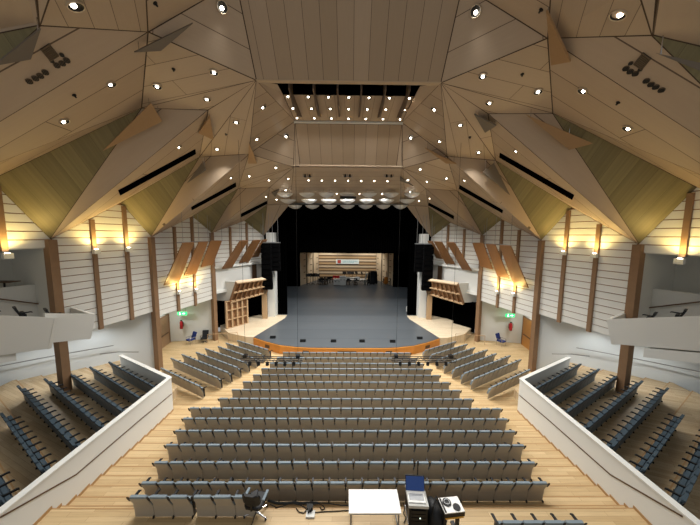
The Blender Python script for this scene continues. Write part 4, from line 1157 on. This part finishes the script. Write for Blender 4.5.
# ------------------------------------------------------------------ lowered lighting trusses
for nm, xa, xb in (('left',245.5,298),('right',396,450.5)):
    Y = 17.0; p0, p1 = atY(xa,359.5,Y), atY(xb,359.5,Y); zc = (p0.z+p1.z)/2; Ln = p1.x-p0.x
    t = empty('lighting_truss', V((p0.x,Y,zc)), 0, 'black lighting truss hanging low on cables above the %s front seats' % nm, 'lighting truss', 'lowered lighting trusses')
    m = MB()
    for y in (-.12,.12):
        for z in (-.12,.14): m.cyl((-.3,y,z),(Ln+.3,y,z),.03,n=6)
    m.build('chord', M['blackm'], t)
    m = MB(); n_ = 9
    for i in range(n_):
        x0 = -.3+(Ln+.6)*i/n_; x1 = -.3+(Ln+.6)*(i+1)/n_
        for y in (-.12,.12): m.cyl((x0,y,-.12 if i % 2 else .14),(x1,y,.14 if i % 2 else -.12),.018,n=5)
    m.build('bracing', M['grey'], t)
    for i in range(6):
        x = Ln*(.08+.168*i); h = MB().lathe((x,0,-.14),(0,-.15,-1),[(0,.06),(.04,.1),(.25,.11),(.27,.09),(.2,.07)],n=10).build('lamp_head', M['dark'], t)
    for x in (0,Ln):
        MB().box(x-.12,x+.12,-.14,.14,.14,.34).build('hoist', M['blackm'], t)
        top = 16.0-zc if False else (atY(238,140,17.0).z-zc)
        MB().cyl((x,0,.34),(x,0,top),.009,n=5).build('cable', M['rubber'], t)

# ------------------------------------------------------------------ desk and gear on the rear aisle
TZ = BACKZ+.74
c1, c2 = atZ(348.8,513.3,TZ), atZ(398.3,489.3,TZ); c3 = atZ(401.5,513.3,TZ)
t = empty('folding_table', V(((c1.x+c3.x)/2,(c1.y+c2.y)/2,BACKZ)), 0, 'white rectangular table standing behind the last centre row', 'table')
w, dp = (c3.x-c1.x)/2, (c2.y-c1.y)/2
MB().box(-w,w,-dp,dp,.71,.74).build('tabletop', M['tabletop'], t)
MB().box(-w+.04,w-.04,-dp+.04,-dp+.07,.64,.71).build('apron', M['grey'], t)
for x in (-w+.06,w-.06):
    for y in (-dp+.07,dp-.07): MB().cyl((x,y,0),(x,y,.71),.025,n=8).build('leg', M['grey'], t)
    MB().cyl((x,-dp+.07,.12),(x,dp-.07,.12),.018,n=6).build('foot_rail', M['grey'], t)
# rack with laptop
RZ = BACKZ+.80
ra, rb = atZ(410,505.5,RZ), atZ(428.5,505.5,RZ); rx, rw = (ra.x+rb.x)/2, (rb.x-ra.x)/2; ry = ra.y
t = empty('equipment_rack', V((rx,ry+.3,BACKZ)), -.05, 'black equipment rack on wheels right of the white table', 'rack')
MB().box(-rw,rw,-.3,.3,.1,.72).build('case_body', M['blackm'], t)
MB().box(-rw+.05,rw-.05,-.32,-.3,.2,.66).build('front_recess', M['dark'], t)
for z in (.25,.36,.47,.58): MB().box(-rw+.06,rw-.06,-.335,-.32,z,z+.08).build('rack_unit', M['blackm'], t)
MB().box(-rw-.02,rw+.02,-.32,.32,.72,.80).build('pale_lid', M['soft'], t)
for z in (.1,.71):
    for x in (-rw,rw-.02): MB().box(x-.01,x+.03,-.31,.31,z,z+.03).build('metal_edge', M['chrome'], t)
for a_ in (-1,1):
    for b_ in (-.22,.22): MB().cyl((a_*(rw-.07)-.02,b_,.05),(a_*(rw-.07)+.02,b_,.05),.05,n=10).build('caster', M['rubber'], t)
MB().box(.03,.06,-.34,-.33,.42,.45).build('status_light', M['exitw'], t)
t = empty('laptop', V((rx-.02,ry+.34,RZ)), -.06, 'open laptop with dark blue screen on the equipment rack', 'laptop')
MB().box(-.24,.24,-.28,.05,0,.03).build('keyboard_base', M['tabletop'], t)
MB().box(-.21,.21,-.22,-.02,.03,.034).build('key_area', M['grey'], t)
MB().prism([(-.28,.06,.03),(.28,.06,.03),(.28,.2,.40),(-.28,.2,.40)], (0,.02,0)).build('lid', M['dark'], t)
MB().prism([(-.265,.052,.045),(.265,.052,.045),(.265,.184,.385),(-.265,.184,.385)], (0,.004,0)).build('screen', M['screen'], t)
t = empty('antenna_pole', V((rx+.12,ry+.68,BACKZ)), 0, 'thin black pole standing behind the laptop', 'pole')
MB().cyl((0,0,0),(0,0,1.45),.018,n=6).build('rod', M['rubber'], t); MB().cyl((0,0,1.4),(0,0,1.55),.03,n=8).build('tip', M['blackm'], t); MB().cyl((0,0,0),(0,0,.03),.14,n=12).build('foot', M['blackm'], t)
# lighting console on a stand
CZ = BACKZ+.9
ca_, cb_ = atZ(450,512.5,CZ), atZ(452.5,497,CZ); cen = V(((ca_.x+cb_.x)/2,(ca_.y+cb_.y)/2,BACKZ)); cw = (atZ(463,512,CZ).x-atZ(442,512,CZ).x)/2; cd = (cb_.y-ca_.y)/2
t = empty('console_stand', cen, .1, 'black stand with a yellow wooden shelf at right of the rack', 'stand')
MB().box(-cw*.9,cw*.9,-cd*1.05,cd*.9,.72,.76).build('yellow_shelf', M['yellow'], t)
for x in (-.18,.2):
    MB().box(x-.04,x+.04,-.05,.05,.03,.72).build('post', M['blackm'], t); MB().box(x-.05,x+.05,-.28,.28,0,.05).build('foot', M['blackm'], t)
t = empty('control_console', V((cen.x,cen.y,BACKZ+.76)), .1, 'white console with two dark round dials on the yellow shelf', 'console')
MB().prism([(-cw,-cd,0),(cw,-cd,0),(cw,cd,0),(-cw,cd,0)], (0,0,.12)).build('casing', M['blackm'], t)
MB().prism([(-cw,-cd,.12),(cw,-cd,.12),(cw,cd,.12),(-cw,cd,.12)], (0,0,.02)).build('white_faceplate', M['tabletop'], t)
MB().cyl((-cw*.35,cd*.3,.14),(-cw*.35,cd*.3,.165),cd*.55,n=20).build('dial', M['dark'], t)
MB().cyl((cw*.38,-cd*.42,.14),(cw*.38,-cd*.42,.165),cd*.46,n=20).build('dial', M['dark'], t)
MB().lathe((-cw*.35,cd*.3,.165),(0,0,1),[(0,cd*.4),(.012,cd*.38),(.012,cd*.3),(0,cd*.29)],n=20).build('dial_ring', M['grey'], t)
MB().box(-cw*.95,-cw*.78,-cd*.9,cd*.9,.14,.155).build('dark_strip', M['dark'], t)
q = atZ(434.5,514,BACKZ+.25)
t = empty('gear_bag', V((q.x,q.y,BACKZ)), .2, 'black soft bag lying between the rack and console stand', 'bag')
rg = lambda z, a, b: [V((a*math.cos(2*PI*i/14)*(1+.12*math.sin(3*i)), b*math.sin(2*PI*i/14)*(1+.1*math.cos(2*i)), z)) for i in range(14)]
MB().loft([rg(0,.26,.36),rg(.2,.3,.42),rg(.42,.26,.36),rg(.55,.14,.22),rg(.6,.04,.06)]).build('body', M['dark'], t, True)
MB().tube([(-.2,-.2,.5),(-.15,-.15,.66),(.1,.1,.68),(.2,.2,.5)], .025, 6).build('strap', M['rubber'], t)
MB().box(-.02,.08,-.4,-.36,.2,.3).build('tag', M['white'], t)
# office chair
q = atZ(255.5,519,BACKZ)
t = empty('office_chair', V((q.x,q.y+.1,BACKZ)), -.12, 'black office swivel chair with chrome star base beside the loose seats', 'office chair')
for i in range(5):
    a_ = i*1.257-.3; e_ = V((.34*math.cos(a_),.34*math.sin(a_),.07))
    MB().cyl((0,0,.13), e_, .03,.02,n=6).build('leg', M['chrome'], t)
    MB().cyl(e_+V((-.02,0,-.03)), e_+V((.02,0,-.03)), .04,n=10).build('caster', M['rubber'], t)
MB().cyl((0,0,.1),(0,0,.46),.035,n=10).build('gas_lift', M['chrome'], t)
sq = lambda z, a, b, y=0: [V((x*a,y+yy*b,z)) for x, yy in ((-1,-.7),(-.7,-1),(.7,-1),(1,-.7),(1,.7),(.7,1),(-.7,1),(-1,.7))]
MB().loft([sq(.44,.22,.22),sq(.47,.27,.27),sq(.53,.27,.27),sq(.55,.23,.23)]).build('seat', M['dark'], t)
bk = lambda z, a, y: [V((-a,y+.03,z)),V((-a*.6,y-.03,z)),V((a*.6,y-.03,z)),V((a,y+.03,z)),V((a,y+.09,z)),V((a*.6,y+.05,z)),V((-a*.6,y+.05,z)),V((-a,y+.09,z))]
MB().loft([bk(.62,.2,-.27),bk(.7,.25,-.3),bk(.9,.26,-.34),bk(1.02,.24,-.38),bk(1.06,.18,-.39)]).build('backrest', M['dark'], t)
MB().tube([(0,-.15,.48),(0,-.3,.5),(0,-.32,.75)], .03, 6).build('back_support', M['blackm'], t)
for x in (-.29,.29):
    MB().tube([(x*.9,0,.5),(x,0,.68)], .025, 6).build('arm_post', M['blackm'], t); MB().box(x-.035,x+.035,-.15,.17,.68,.72).build('armrest', M['fabric'], t)
# cables and power box
def cable(pts, r, label, m='rubber'):
    pp = [atZ(x,y,BACKZ+.02) for x, y in pts]; m_ = MB().tube(pp, r, 6)
    return tag(m_.build('power_cable', M[m]), label, 'cable', 'cables on the rear aisle floor')
cable([(268,500.5),(276,503),(285,503.5),(294,502.5),(303,503.5),(311,502.5),(318,503)], .035, 'thick black cable lying along the back of the last centre row')
cable([(270,504),(276,507.5),(283,506),(291,503),(300,505),(306,508)], .014, 'thin black cable curling right of the office chair')
cable([(296,508),(299,512),(304,513),(307,509),(312,505),(318,503.5),(323,505.5),(325,508.5),(322,510),(320,507)], .012, 'thin looped cable beside the white power box')
cable([(313,512.6),(325,511.5),(338,511),(352,510)], .012, 'thin cable running from power box under the white table')
cable([(318,503),(330,503.5),(342,505.5),(352,505.5)], .014, 'thin dark cable along the seat feet left of the table')
cable([(403,503),(405,507),(403.5,513),(406,518),(404,523)], .014, 'cable hanging in curls between the table and rack')
q = atZ(310.5,513.5,BACKZ+.05)
t = empty('power_box', V((q.x,q.y,BACKZ)), 0, 'white floor power box with black plugs behind the seats', 'power box')
MB().box(-.13,.13,-.1,.1,0,.05).build('base', M['white'], t); 
for k in range(3): MB().box(-.08+.05*k,-.045+.05*k,.0+.03*k,.12+.03*k,.05,.13+.02*k).build('plug', M['rubber'], t)
MB().box(-.14,.02,.1,.24,0,.12).build('adapter', M['rubber'], t)

# ------------------------------------------------------------------ light
for p, nn in LAMPS:
    q_ = V((p.x,p.y,p.z-.3))+nn*.1
    o = spot(q_, (nn*-.12+V((0,0,1))), 150, 140, .7, (1,.70,.22), .12); o.name = 'uplight_glow'
    l = bpy.data.lights.new('uplight_glow','POINT'); l.energy = 8; l.color = (1,.76,.34); l.shadow_soft_size = .12
    o = bpy.data.objects.new('uplight_glow', l); COL.objects.link(o); o.location = p+nn*.1
RL = [(-15.8,16.2,4.42,'lower side wall near the door column'),(-17.2,14.2,4.42,'lower side wall below the balcony'),(-15.6,22.9,3.97,'door alcove')]
for x, y, z, lab in RL:
    for sx, side in SIDES:
        t = empty('soffit_lamp', (x*sx,y,z), 0, 'round lamp in the soffit over the %s %s' % (side, lab), 'ceiling light', 'soffit lamps over the lower walls')
        MB().cyl((0,0,0),(0,0,.06),.16,n=14).build('trim_ring', M['rim'], t); MB().cyl((0,0,-.01),(0,0,.0),.12,n=14).build('lamp', M['lamp'], t)
        spot((0,0,-.08), (0,0,-1), 100 if z > 4 else 90, 150, .6, (.95,.98,1.0), .12, parent=t)
for x in (-6,0,6):
    for Y, pw in ((34,420),(40,330),(46,420)):
        spot((x,Y,13.6 if Y < 31 else 12.5), (0,.05,-1), pw, 100, .8, (.95,.98,1.0), .3)
for x in (-4,4): spot((x,52.5,STZ+8), (0,.6,-1), 900, 120, .8, (1,.95,.86), .3)
w = bpy.data.worlds.new('World'); SC.world = w; w.use_nodes = True
w.node_tree.nodes['Background'].inputs[0].default_value = (1,.99,.97,1); w.node_tree.nodes['Background'].inputs[1].default_value = .25
